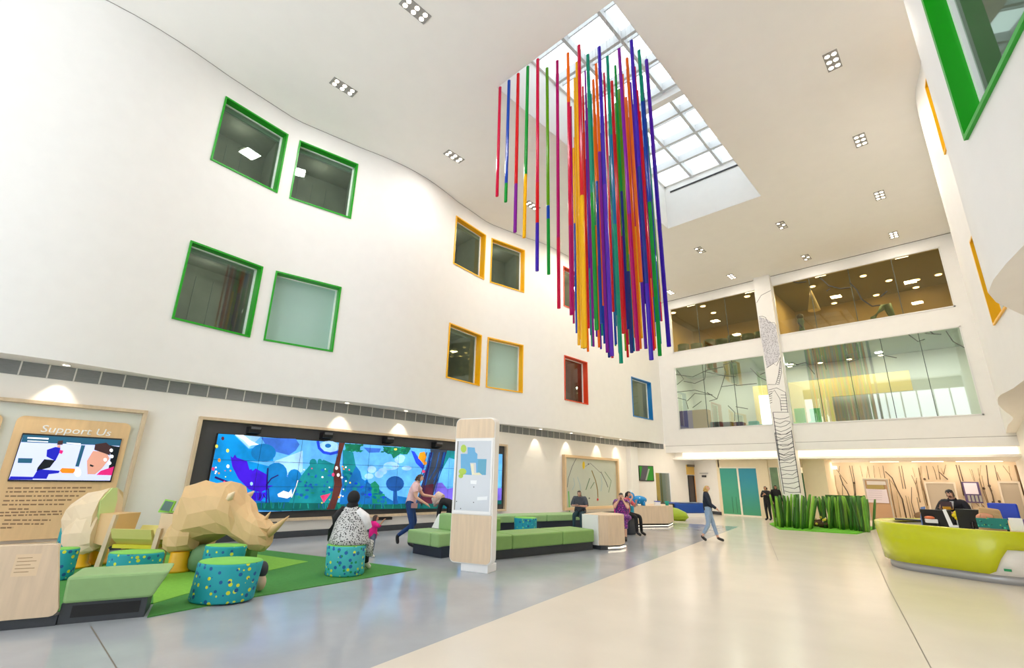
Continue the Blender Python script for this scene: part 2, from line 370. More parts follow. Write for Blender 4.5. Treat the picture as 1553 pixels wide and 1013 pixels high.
# ---------------------------------------------------------------- windows of the curved walls
WC = {'g': mat('green_frame', (22, 160, 22), .35), 'y': mat('yellow_frame', (246, 184, 14), .35), 'r': mat('red_frame', (214, 66, 30), .35), 'b': mat('blue_frame', (22, 120, 190), .35)}
WGL = glass('grey_window_glass', (206, 218, 208), .12, .03, (206, 226, 212)); WCLR = glass('pale_window_glass', (235, 245, 242), .06)
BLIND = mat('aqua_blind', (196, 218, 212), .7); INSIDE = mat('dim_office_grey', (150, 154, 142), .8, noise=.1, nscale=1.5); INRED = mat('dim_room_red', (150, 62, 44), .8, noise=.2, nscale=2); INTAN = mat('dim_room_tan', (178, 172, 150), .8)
STRIPW = mat('window_edge_white', (240, 244, 242), .4)
WN = [2]
def side_window(fx, c, y0, y1, z0, z1, st, out):
    """out = +1 when the room behind lies at smaller x (left wall), -1 for the right wall"""
    a = Vector((fx(y0), y0, 0)); b = Vector((fx(y1), y1, 0)); t = (b-a).normalized(); n = Vector((t.y, -t.x, 0))*(1 if out > 0 else -1)
    L = (b-a).length; UZ = Vector((0, 0, 1))
    def P(s, z, d): return a+t*s+UZ*z+n*d                 # d < 0 lies behind the wall face
    def bar(s0, s1, z0_, z1_, d0, d1, mb, m=0):
        mb.prism([P(s0, z0_, d0), P(s1, z0_, d0), P(s1, z0_, d1), P(s0, z0_, d1)], (0, 0, z1_-z0_), m)
    w = .045; mb = MB(); D = -.26 if out > 0 else -.2
    bar(0, w, z0, z1, D, .035, mb); bar(L-w, L, z0, z1, D, .035, mb); bar(w, L-w, z0, z0+w, D, .035, mb); bar(w, L-w, z1-w, z1, D, .035, mb)
    fr = struct('window_%d' % WN[0], mb, WC[c]); WN[0] += 1
    mb = MB(); k = .05
    bar(w, w+.02, z0+w, z1-w, D, D+k, mb); bar(L-w-k, L-w, z0+w, z1-w, D, D+k, mb); bar(w, L-w, z1-w-k*.6, z1-w, D, D+k, mb); bar(w, L-w, z0+w, z0+w+.02, D, D+k, mb)
    mb.build('sash', STRIPW, fr)
    mb = MB(); mb.face([P(w, z0+w, D+.01), P(L-w, z0+w, D+.01), P(L-w, z1-w, D+.01), P(w, z1-w, D+.01)])
    mb.build('pane', WCLR if st in (1,) else WGL, fr)
    mb = MB(); E = D-1.6; i = [P(w, z0-.2, D-.01), P(L-w, z0-.2, D-.01), P(L-w, z1+.1, D-.01), P(w, z1+.1, D-.01)]; j = [P(w-.3, z0-.2, E), P(L-w+.3, z0-.2, E), P(L-w+.3, z1+.1, E), P(w-.3, z1+.1, E)]
    mb.face(j)
    for k in range(4): q = (k+1) % 4; mb.face([i[k], i[q], j[q], j[k]])
    mb.build('room_interior', INRED if st == 3 else (INTAN if st == 2 else INSIDE), fr)
    if st == 1: 
        mb = MB(); mb.face([P(w, z0+w, D-.03), P(L-w, z0+w, D-.03), P(L-w, z1-w, D-.03), P(w, z1-w, D-.03)]); mb.build('roller_blind', BLIND, fr)
    elif st == 0:
        mb = MB(); bar(w, L-w, z1-w-.16, z1-w, D-.1, D-.03, mb); mb.build('blind_cassette', mat('blind_cassette_grey', (168, 180, 174), .6), fr)
        mb = MB()
        for k in (1, 2, 3): s = L*k/4; bar(s, s+.015, z0, z1-.2, E+.02, E+.04, mb)
        mb.build('wall_joint', mat('joint_pale', (150, 158, 150), .6), fr)
    elif st == 3:
        mb = MB(); bar(L*.25, L*.75, z1-.32, z1-.26, E+.3, E+.4, mb); mb.build('strip_lamp', mat('strip_lamp_glow', (255, 240, 200), .4, emit=2.0), fr)
    pl = P(L/2, z1-.3, D-.8); lamp('POINT', tuple(pl), {0: 5, 1: 3, 2: 12, 3: 9}[st], (1, .95, .85), .15)  # point lamp added inside the room to brighten it
    return fr
for c, y0, y1, z0, z1, st in LWIN: side_window(lx, c, y0, y1, z0, z1, st, 1)
for c, y0, y1, z0, z1, st in RWIN: side_window(rx, c, y0, y1, z0, z1, st, -1)
# ---------------------------------------------------------------- back wall with its two glazed bands
BX0, BX1 = -13.2, 1.4
BH = [(-11.95, -7.02, 8.97, 11.77), (-6.2, .57, 8.97, 11.77), (-11.95, -7.02, 4.46, 8.1), (-6.2, .57, 4.43, 8.12)]
mb = MB(); xs = sorted(set([BX0, BX1]+[h[0] for h in BH]+[h[1] for h in BH])); zs = sorted(set([3.22, 3.585, 3.6, 12.27, H]+[h[2] for h in BH]+[h[3] for h in BH]))
for a, b in zip(xs[:-1], xs[1:]):
    for c, d in zip(zs[:-1], zs[1:]):
        xm, zm = (a+b)/2, (c+d)/2
        if any(h[0] < xm < h[1] and h[2] < zm < h[3] for h in BH): continue
        mb.face([(a, YB, c), (b, YB, c), (b, YB, d), (a, YB, d)], 1 if 3.585 < zm < 3.6 or zm > 12.27 else 0)
mb.face([(BX0, YB, 3.22), (BX1, YB, 3.22), (BX1, YB+.35, 3.22), (BX0, YB+.35, 3.22)])
struct('wall_back', mb, [WHITE, mat('shadow_gap', (120, 116, 110), .8)])
# lower ceiling behind the fascia, its lit cove, and the walls of the ground floor
COVE = mat('cove_light', (255, 236, 205), .5, emit=1.5, erg=(255, 232, 196))
mb = MB(); mb.bx(-13.0, 1.3, 26.85, 33, 2.85, 2.95); struct('ceiling_lower', mb, WWARM)
mb = MB(); mb.bx(-12.1, 1.25, 26.95, 27.0, 2.96, 3.3); struct('trim_3', mb, COVE)
mb = MB(); mb.bx(-13.2, 1.4, 27.0, 27.05, 2.95, 3.6); struct('trim_4', mb, WWARM)
WBEIGE = mat('beige_wall', (238, 222, 188), .65, noise=.015)
mb = MB(); mb.bx(-10.32, -7.82, 27.3, 27.42, 2.45, 2.85); mb.bx(-10.4, -10.25, 27.3, 27.42, 0, 2.85); mb.bx(-8.39, -7.82, 27.3, 27.42, 0, 2.45); mb.bx(-7.82, -6.3, 27.4, 27.5, 2.45, 2.85); mb.bx(-6.3, -5.33, 27.5, 27.6, 0, 2.85); mb.bx(-6.95, -6.45, 27.5, 27.6, 0, 2.85)
mb.bx(-5.43, -5.33, 27.6, 29.2, 0, 2.85)
struct('wall_back_lower', mb, WBEIGE)
FEAT = mat('backlit_cream_panel', (248, 226, 194), .7, noise=.02, nscale=2)
mb = MB(); mb.bx(-7.5, 1.3, 32.0, 32.1, 0, 2.85); struct('wall_reception', mb, FEAT)
# glazed front behind the viewpoint: mullions and rails only, daylight comes in between
mb = MB()
for k in range(12): x = -13.4+k*1.28; mb.bx(x-.05, x+.05, -11.1, -10.9, 0, H, 0)
for z in (.05, 3.7, 7.5, 11.2): mb.bx(-13.7, 1.2, -11.06, -10.94, z, z+.12, 0)
mb.bx(-13.7, 1.2, -11.1, -10.95, 3.3, 3.75, 0); mb.bx(-13.7, 1.2, -11.1, -10.95, 11.3, H, 0)
struct('window_%d' % WN[0], mb, mat('mullion_grey', (120, 124, 128), .5)); WN[0] += 1
# ---------------------------------------------------------------- the two glazed bands and the rooms behind them
BRZ = glass('bronze_glass', (196, 184, 140), .14, .02, (236, 222, 180)); GRN = glass('green_glass', (222, 234, 226), .24, .02, (236, 246, 240))
ALU = mat('aluminium_trim', (226, 226, 224), .4)
INK = mat('branch_graphic_grey', (92, 98, 90), .6); INKD = mat('branch_graphic_dark', (58, 56, 44), .6)
def band_window(hole, npane, g, fm):
    x0, x1, z0, z1 = hole; w = .05
    mb = MB(); y0, y1 = YB-.03, YB+.12
    mb.bx(x0, x0+w, y0, y1, z0, z1); mb.bx(x1-w, x1, y0, y1, z0, z1); mb.bx(x0, x1, y0, y1, z0, z0+w); mb.bx(x0, x1, y0, y1, z1-w, z1)
    fr = struct('window_%d' % WN[0], mb, ALU); WN[0] += 1
    xs = [x0+w+(x1-x0-2*w)*k/npane for k in range(npane+1)]
    for a, b in zip(xs[:-1], xs[1:]):
        MB().face([(a+.008, YB+.04, z0+w), (b-.008, YB+.04, z0+w), (b-.008, YB+.04, z1-w), (a+.008, YB+.04, z1-w)]).build('pane', g, fr)
        if b < x1-.1: MB().bx(b-.012, b+.012, YB+.02, YB+.06, z0+w, z1-w).build('mullion', fm, fr)
    return fr
def branches(fr, lines, Y, m, w=.035, name='branch_graphic'):
    mb = MB()
    for ln in lines:
        pts = [FY(px, py, Y) for px, py in ln]
        o = strip([(p.x, p.z) for p in pts], w)
        n = len(pts)
        for k in range(n-1): mb.face([(o[k][0], Y, o[k][1]), (o[k+1][0], Y, o[k+1][1]), (o[2*n-2-k][0], Y, o[2*n-2-k][1]), (o[2*n-1-k][0], Y, o[2*n-1-k][1])])
    return mb.build(name, m, fr)
MUL = mat('dark_green_mullion', (70, 84, 74), .5)
w1a = band_window(BH[0], 3, BRZ, MUL); w1b = band_window(BH[1], 4, BRZ, MUL); w2a = band_window(BH[2], 3, GRN, MUL); w2b = band_window(BH[3], 5, GRN, MUL)
def z4(*p): return [(1000+x/2.98, 360+y/2.98) for x, y in p]
def z5(*p): return [(1200+x/2.813, 340+y/2.813) for x, y in p]
branches(w2a, [z4((75, 700), (160, 690), (240, 712)), z4((80, 600), (110, 640), (80, 665)), z4((110, 650), (160, 660), (205, 640)), z4((130, 775), (120, 735), (80, 725)), z4((125, 740), (160, 705), (240, 712)),
    z4((200, 605), (290, 625), (345, 630)), z4((225, 740), (260, 730), (280, 675), (350, 665)), z4((280, 675), (300, 610), (290, 575), (345, 560)), z4((345, 670), (440, 660)), z4((410, 590), (450, 630), (490, 650)),
    z4((310, 760), (340, 790), (340, 830)), z4((345, 765), (400, 775)), z4((190, 740), (150, 770)), z4((75, 620), (150, 630), (215, 600), (290, 585)), z4((205, 640), (210, 570)), z4((260, 730), (215, 700)), z4((455, 620), (480, 610))], YB+.02, INK)
branches(w2b, [z5((230, 560), (270, 550), (275, 505)), z5((240, 590), (290, 575)), z5((400, 560), (450, 570)), z5((500, 470), (540, 500), (570, 490)), z5((660, 455), (690, 500), (745, 530)), z5((20, 600), (60, 590)), z5((60, 590), (100, 640)), z5((570, 465), (640, 470)), z5((130, 560), (150, 620)), z5((0, 590), (30, 600)), z5((590, 455), (610, 470))], YB+.02, INK)
branches(w1b, [z5((-10, 240), (30, 250), (65, 245)), z5((120, 225), (160, 262), (210, 275), (250, 270)), z5((250, 250), (280, 280), (300, 320), (345, 350), (380, 345)), z5((150, 285), (165, 275)), z5((380, 310), (410, 285)), z5((30, 420), (45, 440))], YB+.02, INKD, .06)
branches(w1a, [z4((438, 290), (470, 255), (500, 240))], YB+.02, INKD, .05)
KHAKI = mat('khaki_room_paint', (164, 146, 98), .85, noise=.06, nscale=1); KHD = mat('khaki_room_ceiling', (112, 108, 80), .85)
def room(name, x0, x1, y0, y1, z0, z1, mw, mf, mc):
    mb = MB(); mb.face([(x0, y0, z0), (x1, y0, z0), (x1, y1, z0), (x0, y1, z0)], 1); mb.face([(x0, y0, z1), (x1, y0, z1), (x1, y1, z1), (x0, y1, z1)], 2)
    mb.face([(x0, y1, z0), (x1, y1, z0), (x1, y1, z1), (x0, y1, z1)]); mb.face([(x0, y0, z0), (x0, y1, z0), (x0, y1, z1), (x0, y0, z1)]); mb.face([(x1, y0, z0), (x1, y1, z0), (x1, y1, z1), (x1, y0, z1)])
    return struct(name, mb, [mw, mf, mc])
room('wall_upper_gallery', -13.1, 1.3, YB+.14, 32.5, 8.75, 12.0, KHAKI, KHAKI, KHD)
mb = MB(); mb.bx(-6.75, -6.55, YB+.15, 32.4, 8.75, 12.0); struct('wall_gallery_partition', mb, KHAKI)
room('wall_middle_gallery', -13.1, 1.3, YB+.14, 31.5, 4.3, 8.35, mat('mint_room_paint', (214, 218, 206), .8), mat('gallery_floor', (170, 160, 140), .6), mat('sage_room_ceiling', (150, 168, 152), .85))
mb = MB(); mb.bx(-8.9, -5.0, 30.2, 30.3, 4.35, 7.2); struct('wall_gallery_screen', mb, mat('straw_panel', (222, 200, 132), .7))
mb = MB(); mb.bx(-5.0, -1.6, 30.2, 30.3, 6.2, 7.2); struct('wall_gallery_bulkhead', mb, mat('straw_panel', (222, 200, 132), .7))
GLOW = mat('warm_lamp_glow', (255, 232, 190), .4, emit=14.0, erg=(255, 226, 180))
RIM = mat('lamp_rim', (230, 226, 216), .4)
def downlight(x, y, z, r, label, group):
    t = thing('recessed_lamp', label, 'lamp', (x, y, z), 0, group)
    MB().lathe([(r*1.3, -.02), (r*1.3, .02)], (x, y, z), 14).build('rim', RIM, t)
    MB().lathe([(r, -.03), (r, -.02)], (x, y, z), 14).build('diffuser', GLOW, t)
for px, py in ((1021, 474), (1066, 464), (1133, 449), (1082, 474)):
    p = FZ(px, py, 11.95); downlight(p.x, min(p.y, 31.8), 11.95, .14, 'small round lamp glowing in the dark upper room above the green chairs', 'lamps over the green chairs')
for px, py in ((1232, 434), (1309, 418), (1348, 425), (1423, 416), (1272, 468), (1331, 451), (1395, 453), (1390, 424)):
    p = FZ(px, py, 11.95)
    downlight(max(-6.3, min(p.x, .9)), max(26.9, min(p.y, 32.0)), 11.95, .13, 'small round lamp glowing behind the bronze glass of the long top window', 'lamps behind the long top window')
for px, py in ((1216, 567), (1270, 570), (1306, 562), (1348, 554), (1200, 552)):
    p = FZ(px, py, 8.3); downlight(max(-12.6, min(p.x, .9)), max(26.9, min(p.y, 31.0)), 8.3, .11, 'small round lamp glowing behind the pale green glass of the middle window', 'lamps behind the middle window')
# chairs in the upper room
CHG = mat('chair_dark_green', (40, 104, 74), .6); CHL = mat('chair_black_leg', (24, 26, 24), .5)
def tub_chair(name, x, y, z, rz, label, s=1.0, group=None):
    t = thing(name, label, 'chair', (x, y, z), rz, group)
    MB().box((0, 0, .44*s), (.58*s, .56*s, .14*s)).build('seat', CHG, t, bevel=.05, local=True)
    rows = []
    for k in range(9):
        a = PI*(-.08+1.16*k/8); rr = .34*s
        rows.append([(rr*math.cos(a)*f, rr*math.sin(a)*f-.02, zz) for f, zz in ((.86, .46*s), (.92, .85*s), (1.06, .84*s), (1.02, .42*s))])
    MB().grid(rows, 0, True, True, True).build('backrest', CHG, t, local=True)
    for a in (45, 135, 225, 315):
        q = math.radians(a); MB().tube([(.2*s*math.cos(q), .2*s*math.sin(q), .38*s), (.27*s*math.cos(q), .27*s*math.sin(q), 0)], .018*s, 6).build('leg', CHL, t, local=True)
    return t
gy = 27.05
for k, (px, wd) in enumerate(((1036, 1), (1056, .95), (1076, 1), (1095, 1), (1114, 1.1), (1135, 1.15), (1153, 1.0))):
    p = FY(px, 520, gy+.28*(k % 2))
    lab = ['first of the dark green tub chairs behind the top window, beside the wall corner', 'second dark green tub chair from the wall corner, behind the top window', 'third dark green tub chair from the wall corner, behind the top window', 'fourth dark green tub chair from the wall corner, behind the top window', 'taller dark green tub chair, fifth of the row behind the top window', 'wide dark green tub chair, second from the drawn column in the top window', 'last dark green tub chair of the row, beside the drawn column'][k]
    tub_chair('tub_chair', p.x, p.y+.2*(k==6), 8.78, PI*.97+.2*k, lab, 0.93*wd**.2, 'green chairs in the upper room')
# small furniture in the rooms
p = FY(1216, 497, 27.3)
t = thing('potted_stool_sculpture', 'small dark green figure standing behind the long top window near the column', 'sculpture', (p.x, p.y, 8.78))
MB().lathe([(.24, 0), (.22, .35), (.16, .42), (.1, .8), (.16, 1.0), (.13, 1.15)], (p.x, p.y, 8.78), 14).build('body', CHG, t); MB().ball((p.x, p.y, 10.05), .16).build('head', CHL, t)
p0 = FY(1324, 485, 28.6); p1 = FY(1352, 475, 28.6)
t = thing('arched_sculpture', 'dark green and red arch standing behind the long top window', 'sculpture', (p0.x, 28.6, 8.78))
MB().tube([(p0.x, 28.6, 8.78), (p0.x+.02, 28.6, 9.7), (p0.x+.5, 28.6, 10.15), (p1.x-.1, 28.6, 10.2), (p1.x, 28.6, 9.6), (p1.x, 28.6, 8.78)], [.1, .12, .16, .2, .13, .08], 10).build('arch', CHG, t)
MB().tube([(p0.x, 28.6, 8.79), (p0.x+.02, 28.6, 9.55)], .125, 10).build('leg_sleeve', mat('dull_red', (140, 50, 46), .6), t)
p = FY(1233, 460, 28.5); c = FZ(1228, 440, 11.0)
solo('hanging_cone', MB().lathe([(.03, 0), (.12, -.35), (.3, -1.15), (.28, -1.15)], (p.x, 28.5, p.z+.75), 14), mat('cone_cream', (214, 206, 170), .6), 'pale cone hanging behind the long top window beside the column', 'pendant')
q = FY(1050, 633, 27.0); 
t = thing('display_cabinet', 'violet and tan box at the far end of the middle window', 'cabinet', (q.x, 27.3, 4.33))
a = FY(1030, 640, 27.0); b = FY(1073, 640, 27.0); zt = FY(1050, 622, 27.0).z
MB().bx(a.x, (a.x+b.x)/2, 27.0, 27.6, 4.31, zt).build('violet_side', mat('violet_panel', (124, 100, 148), .5), t); MB().bx((a.x+b.x)/2, b.x, 27.0, 27.6, 4.31, zt).build('tan_side', mat('tan_panel', (176, 142, 96), .5), t)
a = FY(1131, 645, 27.0); b = FY(1158, 645, 27.0); zt = FY(1140, 637, 27.0).z
t = thing('lounge_sofa', 'teal sofa seen through the middle window beside the column', 'sofa', (a.x, 27.3, 4.33)); TEAL = mat('teal_fabric', (34, 160, 140), .7)
MB().bx(a.x, b.x, 26.9, 27.7, 4.31, 4.31+(zt-4.31)*.55).build('seat', TEAL, t, bevel=.06); MB().bx(a.x, a.x+.5, 27.4, 27.7, 4.31, zt).build('backrest', TEAL, t, bevel=.06)
for px0, px1, rgb, lab in ((1077, 1094, (52, 92, 100), 'dark teal low bench behind the middle window'), (1096, 1110, (48, 58, 66), 'charcoal low bench behind the middle window'), (1112, 1126, (92, 70, 110), 'plum low bench behind the middle window')):
    a = FY(px0, 645, 27.2); b = FY(px1, 645, 27.2); zt = FY(px0, 640, 27.2).z
    solo('low_bench', MB().bx(a.x, b.x, 27.2, 27.8, 4.31, zt), mat('fab_%d' % rgb[0], rgb, .8), lab, 'bench', bevel=.04)
for px, rgb, lab in ((1213, (150, 210, 70), 'lime green tub chair behind the middle window next to the column'), (1237, (120, 200, 60), 'bright green tall chair behind the middle window')):
    p = FY(px, 640, 27.3); zt = FY(px, 618, 27.3).z
    t = thing('lounge_chair', lab, 'chair', (p.x, 27.3, 4.31)); m = mat('chair_%d' % rgb[0], rgb, .6)
    MB().box((p.x, 27.3, 4.55), (.5, .5, .14)).build('seat', m, t, bevel=.04); MB().box((p.x, 27.55, (4.6+zt)/2), (.48, .1, zt-4.6)).build('backrest', m, t, bevel=.04); MB().lathe([(.2, 0), (.03, .03), (.03, .2)], (p.x, 27.3, 4.31), 10).build('pedestal', CHL, t)
# daylight window at the far side of the middle room
mb = MB(); mb.bx(-8.6, -7.4, 30.1, 30.14, 4.9, 6.6); struct('window_%d' % WN[0], mb, mat('daylight_pane', (240, 246, 250), .4, emit=1.6)); WN[0] += 1
# ---------------------------------------------------------------- drawn column
CX0, CX1, CY0 = -6.97, -6.19, 26.1
mb = MB(); mb.bx(CX0, CX1, CY0, 26.75, 0, H); colm = struct('column_1', mb, WHITE)
LINE = mat('ink_line', (52, 54, 66), .6)
def cl(lines, name, w, m=LINE):
    mb = MB()
    for ln in lines:
        pts = []
        for px, py in ln:
            p = FY(px, py, CY0-.004); pts.append((min(max(p.x, CX0+.005), CX1-.005), p.z))
        o = strip(pts, w); n = len(pts)
        for k in range(n-1): mb.face([(o[q][0], CY0-.004, o[q][1]) for q in (k, k+1, 2*n-2-k, 2*n-1-k)])
    return mb.build(name, m, colm)
mb = MB(); pts = z4((450, 358), (490, 372), (530, 400), (545, 530), (535, 560), (485, 590), (462, 470))
ps = [FY(x, y, CY0-.002) for x, y in pts]; mb.face([(min(max(p.x, CX0), CX1), CY0-.002, p.z) for p in ps]); mb.build('stippled_patch', dots('column_stipple', (206, 206, 212), [((120, 120, 128), .3), ((150, 150, 158), .28)], 16), colm)
L_ = [z4((440, 295), (460, 262), (503, 240)), z4((450, 358), (465, 356), (480, 362), (490, 385), (520, 385), (530, 400)), z4((485, 590), (515, 570), (530, 580), (547, 540)), z4((547, 545), (540, 620), (525, 665), (490, 665)), z4((548, 560), (552, 610), (540, 665)), z4((490, 690), (530, 680), (570, 700), (580, 790)), z4((495, 715), (520, 690), (545, 730), (552, 785)), z4((515, 790), (585, 790))]
for k in range(9): yy = 590+k*9; L_.append(z4((540-k*1.5, yy), (550-k*1.5, yy+3)))
for k in range(6): L_.append(z4((548, 712+k*13), (578, 712+k*13))); L_.append(z4((492, 700+k*10), (510, 695+k*10)))
rnd = random.Random(3)
yy = 815.0; k = 0
while yy < 1010:
    L_.append(z4((512+(yy-790)*.12, yy), (540+(yy-790)*.12, yy+rnd.uniform(4, 12)), (565+(yy-790)*.12, yy+rnd.uniform(-4, 9)), (598+(yy-790)*.12, yy-rnd.uniform(0, 16)))); yy += rnd.uniform(13, 20)
def z7(*p): return [(1020+x/4.853, 650+y/4.853) for x, y in p]
yy = 35
while yy < 470:
    xl = 755+(yy-30)*.155; L_.append(z7((xl, yy+rnd.uniform(-10, 12)), (xl+40, yy+rnd.uniform(-4, 10)), (xl+80, yy+rnd.uniform(-5, 8)), (xl+135, yy-rnd.uniform(0, 22)))); yy += rnd.uniform(26, 40)
cl(L_, 'drawn_line', .022)
cl([z4((513, 790), (545, 1010)), z7((752, 30), (822, 480)), z7((880, 10), (905, 200), (950, 475))], 'outline', .03)
# ---------------------------------------------------------------- ceiling lights on their 4.15 m grid
CLG = mat('ceiling_lamp_glow', (255, 244, 226), .4, emit=5.0, erg=(255, 240, 220)); GRY = mat('lamp_housing', (150, 148, 144), .5)
GX = [-11.24, -7.75, -4.2, -.8]; GYS = [4.5, 8.62, 12.75, 16.85, 21.0, 25.1]
for x in GX:
    for y in GYS:
        if SX0-.2 < x < SX1+.2 and SY0 < y < SY1: continue
        if x > -1 and y < 12: continue
        if x > -5 and y < 6: continue
        row = GYS.index(y); where = ['the near green windows', 'the second pair of green windows', 'the first yellow windows', 'the red windows', 'the far end of the skylight', 'the glazed end wall'][row]
        colw = {-11.24: 'beside the window wall', -7.75: 'one row off the window wall', -4.2: 'two rows off the window wall', -.8: 'beside the facing wall'}[x]
        t = thing('ceiling_light', 'six-lamp ceiling light %s, by %s' % (colw, where), 'ceiling light', (x, y, H), 0, 'recessed ceiling lights')
        MB().bx(x-.16, x+.16, y-.36, y+.36, H-.012, H).build('housing', GRY, t)
        off = (x == -4.2 and y > 20) or (x == -7.75 and y == 21.0)
        for i in range(2):
            for j in range(3):
                cx, cy = x+(i-.5)*.15, y+(j-1)*.235
                MB().lathe([(.056, -.02), (.056, -.012)], (cx, cy, H), 12).build('lamp', RIM if (off and (i+j) % 2) else CLG, t)
# ---------------------------------------------------------------- hanging rainbow strips under the skylight
PAL = {'crimson': (220, 16, 80), 'blue': (24, 88, 200), 'red': (226, 24, 34), 'green': (20, 178, 70), 'yellow': (250, 208, 20), 'lime': (120, 186, 24), 'magenta': (196, 14, 120), 'orange': (246, 134, 16), 'purple': (156, 34, 176), 'indigo': (76, 34, 196), 'teal': (16, 176, 146), 'navy': (34, 56, 160), 'cyan': (24, 140, 190), 'violet': (108, 44, 200)}
AC = {k: acrylic('strip_'+k, v) for k, v in PAL.items()}
GXs, GYs = .352, .388
def sx(i): return -7.9+GXs*i
def sy(k): return 7.53+GYs*k
FRONT = {(0, 0): (['crimson'], 297, 'shortest strip, plain crimson, at the outer end of the rainbow cluster'), (1, 0): (['blue', .86, 'green'], 306, 'blue strip with a green tip, next to the short crimson one'),
 (2, 0): (['red', .72, 'purple'], 352, 'red strip turning purple, between the blue and the green-and-yellow strips'), (3, 0): (['green', .66, 'yellow'], 360, 'green strip with a yellow lower third'),
 (4, 0): (['crimson', .62, 'red', .8, 'indigo'], 411, 'red strip ending in deep indigo, beside the green-and-yellow one'), (4, 1): (['lime', .7, 'blue', .76, 'green'], 416, 'lime green strip with a short blue band near its foot'),
 (5, 1): (['magenta', .75, 'crimson'], 468, 'magenta strip hanging just before the upper red-framed window'), (6, 1): (['orange', .22, 'crimson', .7, 'magenta'], 478, 'strip orange on top then crimson and magenta, before the red window'),
 (7, 1): (['crimson', .4, 'red', .55, 'yellow'], 528, 'long strip of crimson and red with a pale yellow foot'), (7, 2): (['teal', .55, 'green'], 500, 'teal strip at the front edge of the cluster, turning green'),
 (8, 2): (['indigo', .5, 'violet'], 540, 'indigo strip hanging low at the front of the cluster'), (8, 3): (['teal', .3, 'cyan', .6, 'teal'], 551, 'teal and cyan strip reaching lowest of all'),
 (9, 3): (['purple', .6, 'magenta'], 532, 'bright purple strip topped near the skylight edge'), (10, 3): (['indigo', .45, 'navy', .8, 'indigo'], 546, 'dark indigo strip whose top stands highest in the skylight'),
 (10, 4): (['teal', .2, 'blue', .55, 'green'], 539, 'strip passing from teal through blue to green near the open side'), (10, 5): (['violet', .4, 'indigo'], 526, 'violet strip on the open side of the cluster, outermost there')}
ORDER = ['magenta', 'yellow', 'orange', 'yellow', 'red', 'crimson', 'purple', 'indigo', 'teal', 'green', 'orange', 'red', 'navy', 'blue', 'red', 'cyan', 'teal', 'green', 'lime', 'violet', 'navy', 'orange', 'green', 'yellow', 'orange', 'magenta', 'purple', 'red', 'crimson', 'indigo', 'blue', 'green', 'teal']
def hang_strip(x, y, segs, zb, label, group, r=.035):
    zt = 12.3+.0; names = segs[0::2]; cuts = [0]+list(segs[1::2])+[1]
    mats = [AC[n] for n in names]
    mb = MB(); Ln = zt-zb
    a = rs.uniform(0, PI); dx, dy = rs.uniform(-.03, .03), rs.uniform(-.03, .03)
    def ring(t):
        z = zt-Ln*t; ox, oy = x+dx*t, y+dy*t; n = 6
        return [(ox+r*math.cos(a+2*PI*q/n), oy+r*math.sin(a+2*PI*q/n)*.8, z) for q in range(n)]
    for k in range(len(names)): mb.grid([ring(cuts[k]), ring((cuts[k]+cuts[k+1])/2), ring(cuts[k+1])], k, False, True, True)
    t = thing('hanging_strip', label, 'strip', (x, y, zb), 0, group)
    mb.build('strip_body', mats, t)
    MB().tube([(x, y, zt), (x, y, ZG+.02)], .004, 4).build('wire', mat('thin_steel_wire', (190, 190, 190), .4), t)
    return t
BANDS = ((868, ('crimson', 'magenta')), (880, ('yellow', 'orange', 'yellow')), (889, ('red', 'red', 'orange')), (896, ('purple', 'indigo')), (902, ('teal', 'green')), (911, ('orange', 'orange', 'yellow')), (918, ('navy', 'blue')), (922, ('red', 'crimson')), (931, ('blue', 'cyan', 'teal')), (938, ('red', 'indigo', 'green')), (948, ('navy', 'lime', 'green')), (958, ('orange', 'yellow', 'orange')), (972, ('purple', 'magenta', 'violet')), (979, ('red', 'crimson')), (985, ('blue', 'navy')), (2000, ('green', 'teal')))
rs = random.Random(11); used = {}
for (i, k), (segs, pyb, lab) in FRONT.items():
    x, y = sx(i), sy(k); hang_strip(x, y, segs, zat(pyb, x, y), lab, 'rainbow strips under the skylight', .048)
def env(px):
    T = [(842, 470), (862, 500), (880, 522), (900, 540), (930, 549), (965, 546), (1000, 536), (1020, 524)]
    for a, b in zip(T[:-1], T[1:]):
        if a[0] <= px <= b[0]: return a[1]+(b[1]-a[1])*(px-a[0])/(b[0]-a[0])
    return 470 if px < 842 else 524
for k in range(1, 14):
    for i in range(-2, 11):
        if (i, k) in FRONT: continue
        x, y = sx(i), sy(k); px, py = proj((x, y, 12.3)); qx = proj((x, y, 6.0))[0]
        if qx < 866 or px < 852 or qx > 1008: continue
        if qx < 884 and rs.random() < .5: continue
        if k == 1 and i > 7 or k == 2 and i > 8: continue
        if x < SX0+.05: continue
        pyb = env(qx+8)-abs(rs.gauss(0, 45))-3
        pyb = max(pyb, 380)
        zb = zat(pyb, x, y)
        q9 = proj((x, y, 9.5))[0]+rs.uniform(-2.5, 2.5)
        c1 = rs.choice(next(c for lim, c in BANDS if q9 < lim)); c2 = rs.choice(ORDER)
        segs = [c1] if rs.random() < .45 else [c1, rs.uniform(.35, .8), c2]
        lab = 'plain %s strip in the crowded middle of the rainbow cluster' % c1 if len(segs) == 1 or c1 == c2 else 'strip turning from %s to %s in the crowded middle of the rainbow cluster' % (c1, c2)
        hang_strip(x, y, segs, zb, lab, 'rainbow strips under the skylight', rs.choice((.03, .036, .042)))
